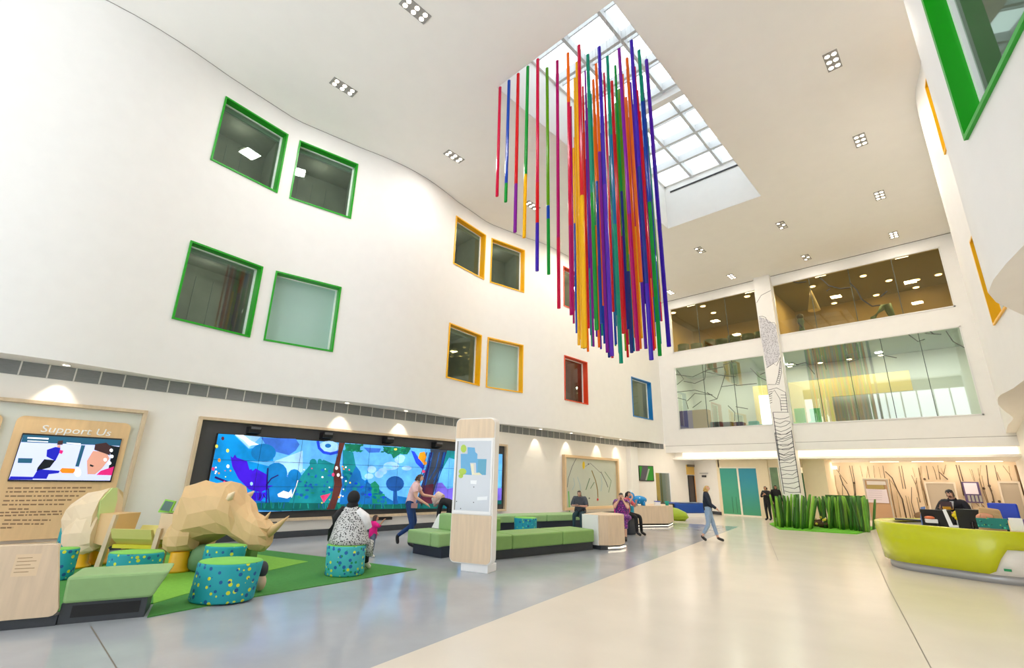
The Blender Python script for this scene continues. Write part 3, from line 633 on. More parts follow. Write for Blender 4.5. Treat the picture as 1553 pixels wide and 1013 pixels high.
# ================================================================== LEFT WALL: panels and screens
XW = -13.7
def P3(*p): return [(290+x/3.788, 620+y/3.788) for x, y in p]
def P1(*p): return [(x/5.957, 620+y/5.959) for x, y in p]
def P5(*p): return [(680+x/6.756, 650+y/6.753) for x, y in p]
def artx(mb, pts, X, layer, m): mb.face([FX(x, y, X)+Vector((.0012*layer, 0, 0)) for x, y in pts], m)
def em(name, rgb, e=.85): return mat(name, rgb, .5, emit=e*.6, spec=.2, noise=.22 if name.startswith('art_') else 0, nscale=2.6)
def frame_yz(name, y0, y1, z0, z1, m, parent=None, w=.07, x0=XW, x1=XW+.1):
    mb = MB(); mb.bx(x0, x1, y0, y0+w, z0, z1); mb.bx(x0, x1, y1-w, y1, z0, z1); mb.bx(x0, x1, y0+w, y1-w, z1-w, z1); mb.bx(x0, x1, y0+w, y1-w, z0, z0+w)
    return mb.build(name, m, parent, bevel=.006)
def rrect(y0, y1, z0, z1, r, n=5, corners=(1, 1, 1, 1)):
    out = []
    for (cy, cz, a0), on in zip(((y1-r, z1-r, 0), (y0+r, z1-r, 90), (y0+r, z0+r, 180), (y1-r, z0+r, 270)), corners):
        if on: out += [(cy+r*math.cos(math.radians(a0+90*k/n)), cz+r*math.sin(math.radians(a0+90*k/n))) for k in range(n+1)]
        else: out.append((cy+(r if a0 in (0, 270) else -r), cz+(r if a0 in (0, 90) else -r)))
    return out
MAPLE = mat('maple_panel', (232, 196, 146), .5, noise=.04, nscale=3, stretch=(4, 4, .7))
# donor recess frame with its information panels
fr_y1 = FX(224, 625, XW+.1).y; 
t = thing('wall_frame', 'pale ash frame on the white wall around the Support Us panel', 'frame', (XW, -.5, .55))
frame_yz('frame', -3.2, fr_y1, .17, FX(224, 623, XW+.1).z, PLYD, t, .07, XW, XW+.16)
MB().bx(XW, XW+.012, -3.1, fr_y1-.07, .57, 2.85).build('back_panel', mat('pale_green_glass_panel', (226, 230, 220), .3), t)
t = thing('information_panel', 'maple Support Us panel with a television, hung in the ash frame', 'information panel', (XW+.05, .9, .3))
XP = XW+.09
c = [FX(x, y, XP) for x, y in ((0, 818), (150, 822), (199, 648), (28, 628))]
py0, py1 = c[3].y, c[2].y; pz0, pz1 = .3, (c[2].z+c[3].z)/2+.03
MB().prism([(XP-.07, y, z) for y, z in rrect(py0, py1, pz0, pz1, .12)], (.07, 0, 0)).build('board', MAPLE, t, bevel=.004)
p = FX(60, 654, XP); textmesh('Support Us', .2, (XP, p.y, p.z-.01), (0, 1, 0), (0, 0, 1), ORG, 'heading', t, .004, .12, 1.22)
tv = [FX(x, y, XP) for x, y in ((34, 657), (185, 665), (168, 731), (11, 730))]
ty0 = (tv[0].y+tv[3].y)/2; ty1 = (tv[1].y+tv[2].y)/2; tz0 = (tv[2].z+tv[3].z)/2; tz1 = (tv[0].z+tv[1].z)/2
tb = MB().bx(XP, XP+.03, ty0, ty1, tz0, tz1).build('television', BLACK, t, bevel=.004)
A = MB(); XT = XP+.032
SCM = [em('scr_lilac', (196, 204, 246)), em('scr_tealbar', (40, 92, 120), .6), em('scr_blue', (30, 34, 180), .7), em('scr_orange', (226, 132, 30), .8), em('scr_dark', (26, 34, 40), .3), em('scr_skin', (214, 156, 136), .7), em('scr_pink', (214, 40, 120), .7), em('scr_white', (240, 244, 252), .9), em('scr_hair', (70, 48, 50), .4)]
artx(A, P1((210, 232), (1095, 282), (993, 648), (78, 640)), XT, 0, 0)
artx(A, P1((210, 232), (1095, 282), (1085, 335), (190, 300)), XT, 1, 1)
artx(A, P1((250, 255), (440, 264), (438, 278), (246, 268)), XT, 2, 7); artx(A, P1((250, 285), (435, 294), (434, 302), (246, 294)), XT, 2, 7); artx(A, P1((600, 303), (730, 312), (728, 322), (600, 312)), XT, 2, 7)
artx(A, P1((165, 445), (295, 448), (285, 490), (160, 488)), XT, 1, 1)
artx(A, P1((425, 370), (500, 345), (545, 350), (540, 390), (500, 470), (420, 430)), XT, 2, 2); artx(A, P1((400, 455), (500, 465), (450, 530), (330, 562), (340, 530)), XT, 2, 4); artx(A, P1((515, 330), (545, 325), (545, 355), (520, 350)), XT, 2, 5); artx(A, P1((525, 290), (570, 285), (565, 325), (515, 325)), XT, 3, 8); artx(A, P1((540, 370), (572, 378), (560, 408), (535, 400)), XT, 3, 6)
artx(A, P1((345, 545), (540, 560), (530, 580), (440, 590), (420, 632), (290, 630)), XT, 2, 2); artx(A, P1((95, 610), (300, 615), (295, 640), (78, 640)), XT, 2, 2)
artx(A, P1((560, 535), (675, 540), (680, 560), (660, 582), (560, 580), (540, 558)), XT, 3, 3); artx(A, P1(*circ(703, 575, 30, 12, 40)), XT, 3, 7)
artx(A, P1((735, 328), (770, 330), (712, 522), (680, 520)), XT, 2, 1)
artx(A, P1((840, 380), (960, 390), (990, 450), (920, 540), (850, 600), (790, 590), (785, 470)), XT, 2, 5); artx(A, P1((860, 320), (960, 305), (1010, 350), (990, 420), (940, 400), (850, 370)), XT, 3, 8); artx(A, P1((910, 560), (1030, 520), (1010, 600), (870, 598)), XT, 3, 6); artx(A, P1((990, 330), (1085, 345), (1040, 520), (980, 540), (1000, 440)), XT, 2, 4)
artx(A, P1((815, 500), (850, 515), (835, 525), (810, 515)), XT, 4, 4); artx(A, P1((800, 590), (1000, 600), (995, 642), (795, 640)), XT, 3, 0)
for dx, dy in ((1005, 375), (1010, 430), (990, 490), (950, 460)): artx(A, P1(*circ(dx, dy, 16, 10)), XT, 5, 7)
A.build('picture', SCM, tb, recalc=False)
A = MB(); INKB = mat('engraved_brown', (150, 116, 84), .6); rnd = random.Random(5)
for r, (xa, ya, xb, yb) in enumerate(((70, 716, 830, 712), (55, 750, 780, 745), (48, 788, 720, 786), (30, 830, 650, 822), (20, 866, 580, 862), (80, 905, 270, 905), (0, 937, 560, 925), (0, 965, 560, 950), (40, 1005, 460, 1005), (20, 1040, 400, 1040), (5, 1075, 120, 1072))):
    x = xa
    while x < xb:
        w = rnd.uniform(18, 70); y = ya+(yb-ya)*(x-xa)/(xb-xa+1)
        artx(A, P1((x, y-6), (min(x+w, xb), y-6), (min(x+w, xb)-3, y+7), (x-3, y+7)), XP, 1, 0); x += w+rnd.uniform(8, 16)
A.build('engraved_text', INKB, t, recalc=False)
t = thing('information_panel', 'maple panel mostly outside the picture, beside the Support Us panel', 'information panel', (XW+.05, -.9, .3))
MB().prism([(XP-.07, y, z) for y, z in rrect(py0-2.1, FX(3, 640, XP).y, pz0, pz1, .12)], (.07, 0, 0)).build('board', MAPLE, t, bevel=.004)
# ---- the long video wall in its dark recess
vf0, vf1 = FX(303, 632, XW+.1).y, FX(769, 690, XW+.1).y; vz1 = 2.93; vz0 = FX(765, 785, XW+.1).z
vz0 = .42
t = thing('video_wall', 'long video wall showing a blue cartoon forest, framed in pale ash', 'video wall', (XW, (vf0+vf1)/2, vz0))
frame_yz('frame', vf0, vf1, vz0, vz1, PLYD, t, .075, XW, XW+.14)
MB().bx(XW, XW+.02, vf0+.07, vf1-.07, vz0+.06, vz1-.07).build('dark_backboard', mat('charcoal_board', (74, 74, 76), .55), t)
XV = XW+.13
d0 = FX(330.5, 657, XV); y0v = d0.y; z1v = d0.z; z0v = FX(490, 774, XV).z; y1v = vf1-.28
sc = MB().bx(XW+.02, XV, y0v, y1v, z0v, z1v).build('screen', BLACK, t)
VM = [em('art_sky', (96, 178, 244)), em('art_azure', (6, 138, 214)), em('art_cloud', (58, 108, 206)), em('art_tree', (16, 116, 186)), em('art_violet', (62, 22, 206)), em('art_stem', (38, 24, 108), .6), em('art_ground', (12, 98, 94), .7), em('art_teal', (22, 132, 142)), em('art_brown', (96, 50, 46), .5), em('art_bush', (20, 104, 176)), em('art_green', (24, 138, 108)), em('art_dusk', (26, 82, 156)), em('art_leaf', (22, 112, 84)), em('art_kite', (34, 70, 220)), em('art_orange', (246, 152, 30)), em('art_bark', (62, 72, 92), .5), em('art_maroon', (96, 42, 62), .5), em('art_lilac', (112, 96, 214)), em('art_white', (238, 244, 255)), em('art_pale', (158, 206, 250)), em('art_yellow', (236, 226, 96)), em('art_pink', (226, 70, 120)), em('art_seam', (24, 50, 80), .2)]
yv1px = 1760
V = MB()
def a3(layer, m, *p): artx(V, P3(*p), XV, layer, m)
def rectv(y0, y1, z0, z1, layer, m): V.face([(XV+.0012*layer, a, b) for a, b in ((y0, z0), (y1, z0), (y1, z1), (y0, z1))], m)
rectv(y0v+.015, y1v-.015, z0v+.015, z1v-.015, 1, 0)
a3(2, 1, (156, 143), (245, 148), (330, 230), (400, 215), (480, 235), (470, 300), (330, 300), (450, 330), (560, 400), (630, 370), (640, 540), (330, 584), (102, 584), (102, 430))
a3(3, 19, (250, 148), (400, 160), (330, 225)); a3(3, 19, (480, 300), (640, 240), (640, 360), (560, 396), (470, 330))
a3(4, 2, (400, 165), (600, 172), (622, 205), (600, 240), (560, 266), (480, 245), (430, 210)); a3(4, 18, (255, 150), (300, 150), (345, 185), (390, 205), (330, 212), (300, 180))
a3(5, 3, *circ(415, 252, 72, 16, 52)); a3(5, 3, *circ(490, 370, 62, 14)); a3(5, 3, *circ(592, 384, 38, 12)); a3(3, 3, (440, 380), (640, 380), (640, 540), (430, 540))
a3(6, 4, (225, 270), (238, 282), (250, 262), (262, 280), (320, 300), (335, 350), (345, 345), (352, 356), (370, 342), (440, 380), (440, 440), (470, 440), (400, 480), (330, 462), (270, 400), (235, 330)); a3(6, 4, (255, 460), (330, 480), (440, 480), (400, 530), (320, 520))
V_ = strip([(135, 392), (220, 425), (310, 452)], 12); a3(7, 5, *V_); a3(7, 5, *strip([(440, 340), (436, 400), (430, 540)], 8)); a3(7, 5, *strip([(430, 440), (460, 400), (500, 380)], 7))
a3(7, 18, (495, 490), (530, 470), (560, 480), (575, 460), (580, 500), (550, 515), (500, 505)); a3(8, 18, *strip([(575, 510), (600, 450), (612, 410)], 5))
a3(4, 9, (330, 520), (520, 545), (520, 588), (330, 584))
a3(5, 6, (330, 575), (380, 540), (600, 535), (1000, 540), (1512, 545), (1512, 572), (1180, 574), (800, 580), (500, 586))
a3(6, 7, (560, 540), (600, 440), (640, 372), (690, 312), (700, 330), (760, 292), (830, 322), (840, 542)); a3(7, 7, *circ(700, 312, 22, 10, 26)); a3(7, 7, *circ(738, 306, 14, 10, 20))
a3(7, 9, (870, 240), (930, 250), (940, 320), (970, 360), (980, 400), (1010, 420), (1080, 460), (1110, 500), (1190, 548), (850, 548), (866, 440)); a3(8, 7, (870, 235), (930, 250), (945, 330), (900, 420), (880, 470))
a3(8, 13, *strip([(726, 185), (734, 225), (760, 250), (800, 258), (850, 246)], 16)); a3(7, 19, *circ(790, 218, 58, 16, 34)); a3(9, 9, *circ(785, 212, 18, 10, 12))
a3(9, 8, (848, 194), (882, 196), (862, 260), (852, 320), (862, 380), (866, 440), (850, 500), (822, 577), (776, 578), (806, 510), (820, 430), (815, 350), (840, 262))
a3(8, 10, (1030, 430), (1055, 414), (1078, 440), (1080, 480), (1110, 490), (1124, 545), (1040, 545)); a3(8, 11, *circ(1170, 430, 52, 16, 44)); a3(8, 11, (1160, 460), (1180, 460), (1186, 545), (1158, 545)); a3(7, 9, (1185, 500), (1300, 520), (1300, 545), (1185, 545))
a3(8, 12, (1098, 216), (1262, 226), (1240, 262), (1200, 258), (1160, 286), (1150, 262), (1120, 250)); a3(4, 2, (990, 222), (1090, 228), (1080, 250), (1020, 252)); a3(7, 12, (880, 200), (980, 205), (960, 240), (890, 244))
a3(9, 15, (1372, 232), (1512, 240), (1512, 262), (1470, 280), (1430, 340), (1400, 420), (1385, 545), (1290, 545), (1320, 450), (1345, 350), (1378, 290)); a3(10, 16, (1330, 440), (1392, 430), (1385, 545), (1310, 545)); a3(10, 13, (1262, 240), (1282, 246), (1338, 332), (1332, 352), (1290, 312)); a3(11, 14, (1312, 252), (1340, 246), (1350, 278), (1332, 312), (1302, 282)); a3(11, 14, *circ(1342, 312, 11, 8)); a3(11, 21, *circ(1334, 360, 9, 8))
a3(10, 7, (1470, 240), (1512, 243), (1512, 290), (1480, 280), (1440, 350), (1405, 430)); a3(9, 17, (1396, 440), (1405, 425), (1440, 424), (1470, 460), (1512, 452), (1512, 545), (1395, 545))
rb = random.Random(21)
for k in range(46): x = rb.uniform(600, 835); y = rb.uniform(345+max(0, 700-x)*.9, 530); a3(7, rb.choice((10, 9, 7, 11)), *circ(x, y, rb.uniform(5, 15), 9, rb.uniform(4, 10)))
for k in range(44): x = rb.uniform(880, 1120); y = rb.uniform(330+max(0, x-900)*.75, 535); a3(8, rb.choice((9, 3, 11, 13, 7)), *circ(x, y, rb.uniform(5, 16), 9, rb.uniform(4, 12)))
for k in range(40): x = rb.uniform(1095, 1265); a3(9, rb.choice((12, 10, 6, 20) if k % 9 == 0 else (12, 10, 6)), *circ(x, rb.uniform(222, 268-abs(x-1180)*.2), rb.uniform(4, 11), 8, rb.uniform(3, 8)))
for k in range(24): a3(8, rb.choice((12, 10)), *circ(rb.uniform(885, 980), rb.uniform(205, 246), rb.uniform(4, 10), 8, rb.uniform(3, 7)))
for k in range(26): x = rb.uniform(230, 450); a3(7, rb.choice((4, 5, 13)), *strip([(x, rb.uniform(450, 500)), (x+rb.uniform(-14, 14), rb.uniform(505, 540))], 5))
for k in range(20): x = rb.uniform(1330, 1480); a3(10, rb.choice((5, 11, 15)), *strip([(x, 250), (x-20, 340), (x-60, rb.uniform(400, 520))], 5))
for k in range(40): x = rb.uniform(380, 1500); a3(7, rb.choice((10, 7, 11)), *strip([(x, 572), (x+rb.uniform(-8, 8), rb.uniform(528, 550))], 4))
for k in range(9): x = rb.uniform(990, 1240); a3(3, 19, *circ(x, rb.uniform(270, 400), rb.uniform(20, 46), 12, rb.uniform(12, 26)))
z1r = z1v-.02; rectv(11.6, y1v-.015, z0v+.1, z0v+.6, 9, 17); rectv(11.35, 11.6, z0v+.1, z1r-.3, 9, 15); rectv(11.3, y1v-.015, z0v+.015, z0v+.16, 10, 6)
rnd = random.Random(9)
for k in range(36): a3(12, rnd.choice((18, 20, 21, 14, 18)), *circ(rnd.choice((rnd.uniform(120, 230), rnd.uniform(640, 900), rnd.uniform(850, 950))), rnd.uniform(330, 560), rnd.uniform(3, 7), 7))
for x, y, m in ((180, 170, 16), (208, 240, 20), (160, 295, 14), (145, 215, 20), (125, 345, 21), (210, 330, 18), (833, 340, 18), (843, 380, 18), (815, 378, 21), (757, 505, 21), (345, 430, 19)): a3(13, m, *circ(x, y, 9, 8, 11))
a3(13, 21, (740, 500), (800, 485), (760, 540))
k = 1
while y0v+1.06*k < y1v: rectv(y0v+1.06*k-.004, y0v+1.06*k+.004, z0v, z1v, 14, 22); k += 1
for q in (1, 2): z = z0v+(z1v-z0v)*q/3; rectv(y0v, y1v, z-.004, z+.004, 14, 22)
V.build('picture', VM, sc, recalc=False)
for px, py, nm in ((386, 653, 'speaker hung over the video wall, first from the Support Us panel'), (496, 661, 'second speaker over the video wall, above the leaning trunk'), (590, 668, 'third speaker over the video wall, left of the kite picture'), (664, 675, 'speaker over the video wall closest to the tall kiosk')):
    p = FX(px, py, XW+.2)
    s = thing('wall_speaker', 'black '+nm.replace('left of the', 'near the'), 'speaker', (XW, p.y, p.z-.1), 0, 'speakers over the video wall')
    MB().prism([(XW+.02, p.y-.15, p.z-.1), (XW+.02, p.y-.15, p.z+.1), (XW+.3, p.y-.15, p.z+.1), (XW+.26, p.y-.15, p.z-.06)], (0, .3, 0)).build('case', BLACK, s, bevel=.012)
    MB().bx(XW+.301, XW+.305, p.y-.12, p.y+.12, p.z+.03, p.z+.09).build('grille', mat('speaker_grey', (92, 94, 98), .5), s)
# wall socket box by the toddler
p = FX(580, 786, XW); solo('wall_shelf', MB().bx(XW, XW+.12, p.y-.28, p.y+.28, p.z-.04, p.z+.04), BLACK, 'small black ledge on the white wall below the video wall', 'shelf', bevel=.006)
p = FX(402, 791, XW); solo('wall_shelf', MB().bx(XW, XW+.12, p.y-.26, p.y+.26, p.z-.03, p.z+.03), mat('plum_black', (58, 44, 50), .5), 'small dark ledge on the wall just over the rhino horn', 'shelf', bevel=.006)
# ---- glass artwork in an ash frame
ay0, ay1 = FX(855, 690, XW+.1).y, FX(937, 699, XW+.1).y; az1 = (FX(855, 688, XW+.1).z+FX(936, 697, XW+.1).z)/2; az0 = .32
t = thing('framed_artwork', 'tall framed glass artwork of thin scribbled lines behind the seated women', 'artwork', (XW, (ay0+ay1)/2, az0))
frame_yz('frame', ay0, ay1, az0, az1, mat('honey_ash', (222, 192, 150), .5), t, .12, XW, XW+.16)
MB().bx(XW, XW+.03, ay0+.1, ay1-.1, az0+.1, az1-.1).build('glass_sheet', mat('frosted_grey_green', (198, 204, 190), .25, noise=.03, nscale=1), t)
def P6(*p): return [(850+x/5.067, 660+y/5.065) for x, y in p]
A = MB()
for ln, w, m in (([(125, 170), (90, 240), (60, 330), (52, 400)], 4, 0), ([(240, 270), (270, 350), (285, 420), (288, 480)], 7, 1), ([(225, 330), (205, 390), (195, 420)], 6, 2), ([(310, 280), (350, 360), (365, 400)], 5, 0), ([(340, 280), (390, 350), (370, 440)], 4, 2), ([(100, 330), (110, 380), (90, 420)], 4, 3), ([(130, 320), (150, 380), (155, 420)], 4, 3), ([(260, 360), (230, 410)], 5, 2), ([(190, 240), (230, 215), (310, 290)], 3, 0), ([(62, 430), (66, 500), (70, 590)], 9, 4), ([(310, 300), (320, 370), (310, 430)], 4, 3)):
    artx(A, strip(P6(*ln), w/5.0), XW+.032, 1, m)
artx(A, P6(*circ(178, 230, 10, 12, 30)), XW+.032, 2, 5); artx(A, P6(*circ(286, 494, 7, 10, 11)), XW+.032, 2, 6); artx(A, P6(*circ(221, 484, 6, 10)), XW+.032, 2, 0); artx(A, P6(*circ(215, 222, 6, 8)), XW+.032, 2, 0)
A.build('scribble', [mat('s_slate', (96, 96, 100), .5), mat('s_olive', (140, 120, 70), .5), mat('s_moss', (90, 120, 90), .5), mat('s_pale_blue', (150, 180, 190), .5), mat('s_leaf', (110, 190, 100), .5), mat('s_yellow', (232, 200, 30), .5), mat('s_red', (190, 40, 40), .5)], t, recalc=False)
# ================================================================== KIOSK
KN = Vector((.33, -.944, 0)).normalized(); KD = Vector((.944, .33, 0)); KP = Vector((-6.98, 6.38, 0))
def kf(x, y): p = FV(x, y, KP, KN); return ((p-KP).dot(KD), p.z)
def kp(s, z, d=0.0): return KP+KD*s+KN*d+Vector((0, 0, z))
s0 = (kf(684, 760)[0]+kf(692, 660)[0])/2; s1 = (kf(748, 760)[0]+kf(750, 660)[0])/2; kz0 = kf(716, 856)[1]; kz1 = kf(720, 634)[1]
t = thing('wayfinding_kiosk', 'tall maple and white wayfinding kiosk with a glass map, standing on the grey floor', 'kiosk', tuple(KP))
def kslab(a, b, za, zb, d0, d1, r, mbx, m=0, corners=(1, 1, 1, 1)):
    mbx.prism([kp(s, z, d0) for s, z in rrect(a, b, za, zb, r, 6, corners)], KN*(d1-d0), m); return mbx
kslab(s0, s1, kz0, kz1, -.2, -.012, .11, MB()).build('body', mat('white_laminate', (242, 240, 236), .4), t, bevel=.006)
zt = kf(720, 664)[1]; zb = kf(715, 781)[1]
kslab(s0+.02, s1-.02, zt+.0, kz1-.02, -.012, .004, .09, MB(), 0, (1, 1, 0, 0)).build('top_panel', PLY, t)
kslab(s0+.02, s1-.02, kz0+.02, zb, -.012, .004, .09, MB(), 0, (0, 0, 1, 1)).build('lower_panel', PLY, t)
mb = MB(); kslab(s0+.03, s1-.03, zb+.02, zt-.02, -.012, .012, .01, mb); fr = mb.build('map_frame', ORG, t)
g0, g1, gz0, gz1 = s0+.075, s1-.065, zb+.075, zt-.06
A = MB(); A.face([kp(s, z, .014) for s, z in ((g0, gz0), (g1, gz0), (g1, gz1), (g0, gz1))], 0)
def am(layer, m, *pts): A.face([kp(*kf(x, y), .014+.001*layer) for x, y in P5(*pts)], m)
am(1, 1, (200, 190), (275, 195), (280, 240), (302, 260), (300, 310), (395, 312), (388, 475), (290, 475), (285, 350), (225, 350), (245, 475), (165, 470), (130, 400), (130, 258), (200, 258)); am(2, 2, *circ(160, 205, 30, 10, 42)); am(2, 2, *circ(150, 440, 40, 10, 34)); am(2, 2, *circ(132, 485, 25, 10, 22)); am(2, 3, (232, 360), (262, 360), (270, 470), (246, 474)); am(2, 4, (310, 315), (395, 315), (385, 470), (300, 470)); am(3, 3, (270, 455), (320, 450), (350, 475), (270, 475))
for x, y in ((265, 598), (262, 755), (130, 818), (88, 745)): am(2, 5, *circ(x, y, 6, 6))
am(1, 6, (230, 530), (295, 530), (290, 570), (232, 565)); am(1, 6, (300, 700), (405, 692), (400, 730), (298, 735))
A.build('map', [mat('map_grey', (206, 212, 220), .15, spec=.6), mat('map_blue', (96, 172, 220), .3), mat('map_lime', (176, 208, 60), .3), mat('map_cream', (236, 232, 200), .3), mat('map_teal_blue', (90, 168, 200), .3), mat('map_ink', (40, 44, 60), .3), mat('map_white', (236, 240, 244), .2)], fr, recalc=False)
MB().prism([kp(g0-.012, gz0, .013), kp(g0+.012, gz0, .013), kp(g0+.012, gz1, .013), kp(g0-.012, gz1, .013)], KN*.006).build('hinge', GRY, fr)
b0, b1 = kf(696, 866)[0], kf(737, 870)[0]
mb = MB(); mb.prism([kp(b0, 0, -.06), kp(b1, 0, -.06), kp(b1, 0, -.42), kp(b0, 0, -.42)], (0, 0, kz0)); mb.build('foot', ORG, t, bevel=.006)
# ================================================================== GREEN PLAY CORNER
MATD = mat('mat_dark_green', (66, 138, 58), .85, noise=.07, nscale=20, bump=.2, bscale=300); MATL = mat('mat_lime_green', (126, 188, 62), .85, noise=.06, nscale=20, bump=.2, bscale=300)
CA = FZ(75, 951); CB = FZ(223, 937); CDr = (CB-CA).normalized(); CNr = Vector((-CDr.y, CDr.x, 0)); bl_ = (CB-CA).length
mb = MB()
outer = [FZ(223, 937)]+[FZ(*p) for p in ( (391, 905), (632, 864), (495, 845.8), (391, 833.4), (330, 831), (200, 833), (100, 850))]+[CA+CDr*(-.3)+CNr*.7, CA+CDr*(bl_-.02)+CNr*.7]
mb.prism([tuple(p) for p in outer], (0, 0, .012), 0)
inner = [FZ(*p) for p in ((467, 852.7), (400, 868), (300, 897), (232, 917), (232, 895), (120, 872), (200, 845), (330, 840), (391, 842))]
mb.prism([(p.x, p.y, .012) for p in inner], (0, 0, .004), 1)
solo('play_mat', mb, [MATD, MATL], 'angular two-tone green play mat lying under the wooden rhino', 'mat')
POUF = dots('teal_spotted_fabric', (26, 162, 172), [((214, 224, 50), .27), ((16, 90, 150), .27)], 11.0); PTOP = mat('pouf_lime_top', (128, 204, 88), .7)
POUF2 = dots('aqua_patterned_fabric', (64, 184, 190), [((214, 226, 70), .27), ((24, 100, 170), .32), ((20, 150, 90), .22)], 11.0)
def pouf(c, rx_, ry_, h, label, m=POUF, rz=0.0, z=.0165, skew=(0, 0), group='spotted stools on the play mat'):
    t = thing('spotted_stool', label, 'stool', (c[0], c[1], z), rz, group)
    prof = [(.94, 0), (.98, .02), (.985, h*.5), (1.0, h-.03), (.985, h-.006)]
    MB().lathe(prof, (0, 0, 0), 28, 0, (rx_, ry_), skew).build('side', m, t, local=True)
    MB().lathe([(.985, h-.006), (.95, h+.004), (.3, h+.008)], (0, 0, 0), 28, 0, (rx_, ry_), skew).build('top', PTOP, t, local=True)
    return t
def pz(px0, px1, pyb):
    a = FZ(px0, pyb); b = FZ(px1, pyb); return (a+b)/2, (b-a).length/2
ANG = YAW
c, r = pz(293, 391, 911); pouf((c.x-.06, c.y-.04), r*1.0, r*.8, .47, 'large teal stool with yellow spots at the front edge of the play mat', POUF, ANG, skew=(.08, .05))
c = FZ(331, 877); pouf((c.x, c.y), .33, .2, zat(826, c.x, c.y)-.02, 'teal spotted stool under the rhino head, behind the large front stool', POUF, ANG, skew=(.08, 0))
c = FZ(522, 872); pouf((c.x, c.y), .33, .3, .47, 'aqua patterned stool carrying the woman in the head scarf', POUF2, ANG, skew=(-.03, 0))
c = FZ(198, 884); pouf((c.x, c.y), .37, .26, zat(836, c.x, c.y)-.02, 'wide teal spotted stool in front of the rhino seat', POUF, ANG+.2)
c = FZ(86, 880); pouf((c.x, c.y), .19, .17, zat(831, c.x, c.y)-.02, 'small teal spotted stool half hidden by the maple cabinet', POUF, ANG)
c = FZ(258, 846); pouf((c.x-.6, c.y+.45), .24, .22, .42, 'teal spotted stool deep behind the rhino foreleg', POUF, ANG)
c = FZ(90, 850); pouf((c.x-.1, c.y+.1), .2, .2, .55, 'tall teal spotted stool furthest behind the maple cabinet', POUF, ANG)
c = FZ(307, 866)
t = thing('boulder_seat', 'smooth dark green boulder seat behind the stool under the rhino', 'seat', (c.x, c.y, .017))
MB().lathe([(.22, 0), (.29, .05), (.31, .18), (.26, .33), (.14, .4), (.04, .41)], (c.x, c.y, .017), 16, 0, (1.05, .8)).build('body', mat('boulder_green', (112, 152, 108), .8), t)
c = FZ(393, 898); t = thing('small_bag', 'small charcoal and beige bag leaning behind the large front stool', 'bag', (c.x, c.y, .013))
MB().ball((c.x, c.y, .13), (.09, .07, .115), 0, 12, 8).build('beige_base', mat('bag_beige', (214, 186, 160), .7), t); MB().ball((c.x+.01, c.y, .3), (.08, .07, .11), 0, 12, 8).build('charcoal_top', mat('bag_charcoal', (62, 64, 72), .7), t)
c = FZ(352, 850); solo('foam_block', MB().box((c.x+.28, c.y, .17), (.6, .3, .3), ANG), mat('block_green', (86, 126, 62), .8), 'low olive green block under the rhino chin', 'block', bevel=.03)
# ---- wooden rhino in three pieces, axis from rear foot to front foot
RU = Vector((.771, .637, 0)); RN = Vector((-.637, .771, 0)); RO = Vector((-11.59, 1.38, 0))
RWOOD = mat('carved_rhino_wood', (222, 186, 134), .55, noise=.07, nscale=2.2, stretch=(1, 1, .5)); RPALE = mat('carved_rhino_pale', (236, 214, 178), .55, noise=.05, nscale=2.2); YEL = mat('rhino_yellow', (246, 186, 18), .4); RLIME = mat('rhino_lime', (208, 230, 156), .5); RLIME2 = mat('rhino_lime_wood', (222, 214, 130), .55)
def rp(s, z, d): return RO+RU*s+RN*d+Vector((0, 0, z))
def rloft(secs, m, name, parent, n=14, facet=True, jit=.018, seed=1, mats=None):
    rq = random.Random(seed); rows = []
    for s, z0, z1, hw, d0 in secs:
        row = []
        for k in range(n):
            a = 2*PI*k/n; cz, sz = math.sin(a), math.cos(a)
            e = .8
            zz = (z0+z1)/2+(z1-z0)/2*math.copysign(abs(cz)**e, cz); dd = d0+hw*math.copysign(abs(sz)**e, sz)
            row.append(rp(s+rq.uniform(-jit, jit), zz+rq.uniform(-jit, jit), dd+rq.uniform(-jit, jit)))
        rows.append(row)
    return MB().grid(rows, 0, not facet, True, True).build(name, m, parent)
def rfoot(s, d, parent, h=.31):
    c = rp(s, 0, d); MB().lathe([(.2, .017), (.19, .05), (.145, .09), (.14, h), (.12, h+.02)], (c.x, c.y, 0), 18).build('foot', YEL, parent)
t = thing('rhino_sculpture', 'rear half of the carved wooden rhino, a pale rounded rump on yellow feet', 'sculpture', tuple(RO), 0, 'carved wooden rhino')
rloft([(-.48, .6, .92, .12, .18), (-.42, .45, 1.08, .24, .18), (-.2, .36, 1.22, .3, .18), (.0, .36, 1.29, .32, .18), (.2, .4, 1.33, .3, .18)], RPALE, 'rump', t, seed=2)
rloft([(-.3, .3, .75, .16, .06), (-.1, .2, .95, .2, .03), (.1, .2, .98, .2, .03), (.24, .3, .85, .16, .05)], RPALE, 'near_thigh', t, seed=3)
rloft([(-.3, .3, .75, .14, .34), (-.1, .2, .95, .18, .36), (.1, .2, .98, .18, .36), (.2, .3, .85, .14, .34)], RPALE, 'far_thigh', t, seed=4)
rfoot(.0, .02, t, .24); rfoot(.0, .4, t, .24)
MB().prism([rp(.2, .55, .0), rp(.2, 1.1, -.08), rp(.2, 1.32, .1), rp(.2, 1.32, .2), rp(.2, 1.1, .26), rp(.2, .55, .26)], RU*.03).build('cut_face', RLIME, t)
MB().prism([rp(.2, .42, -.02), rp(.2, .89, -.02), rp(.56, .89, -.02), rp(.48, .36, -.02)], RN*.5).build('step_box', RWOOD, t)
MB().prism([rp(.5, .88, -.05), rp(.56, .88, -.05), rp(.47, .02, -.05), rp(.38, .02, -.05)], RN*.06).build('side_plank', PLYD, t)
t = thing('rhino_bench', 'low trough-shaped wooden seat joining the two halves of the rhino', 'bench', tuple(rp(1, 0, .25)), 0, 'carved wooden rhino')
rows = []
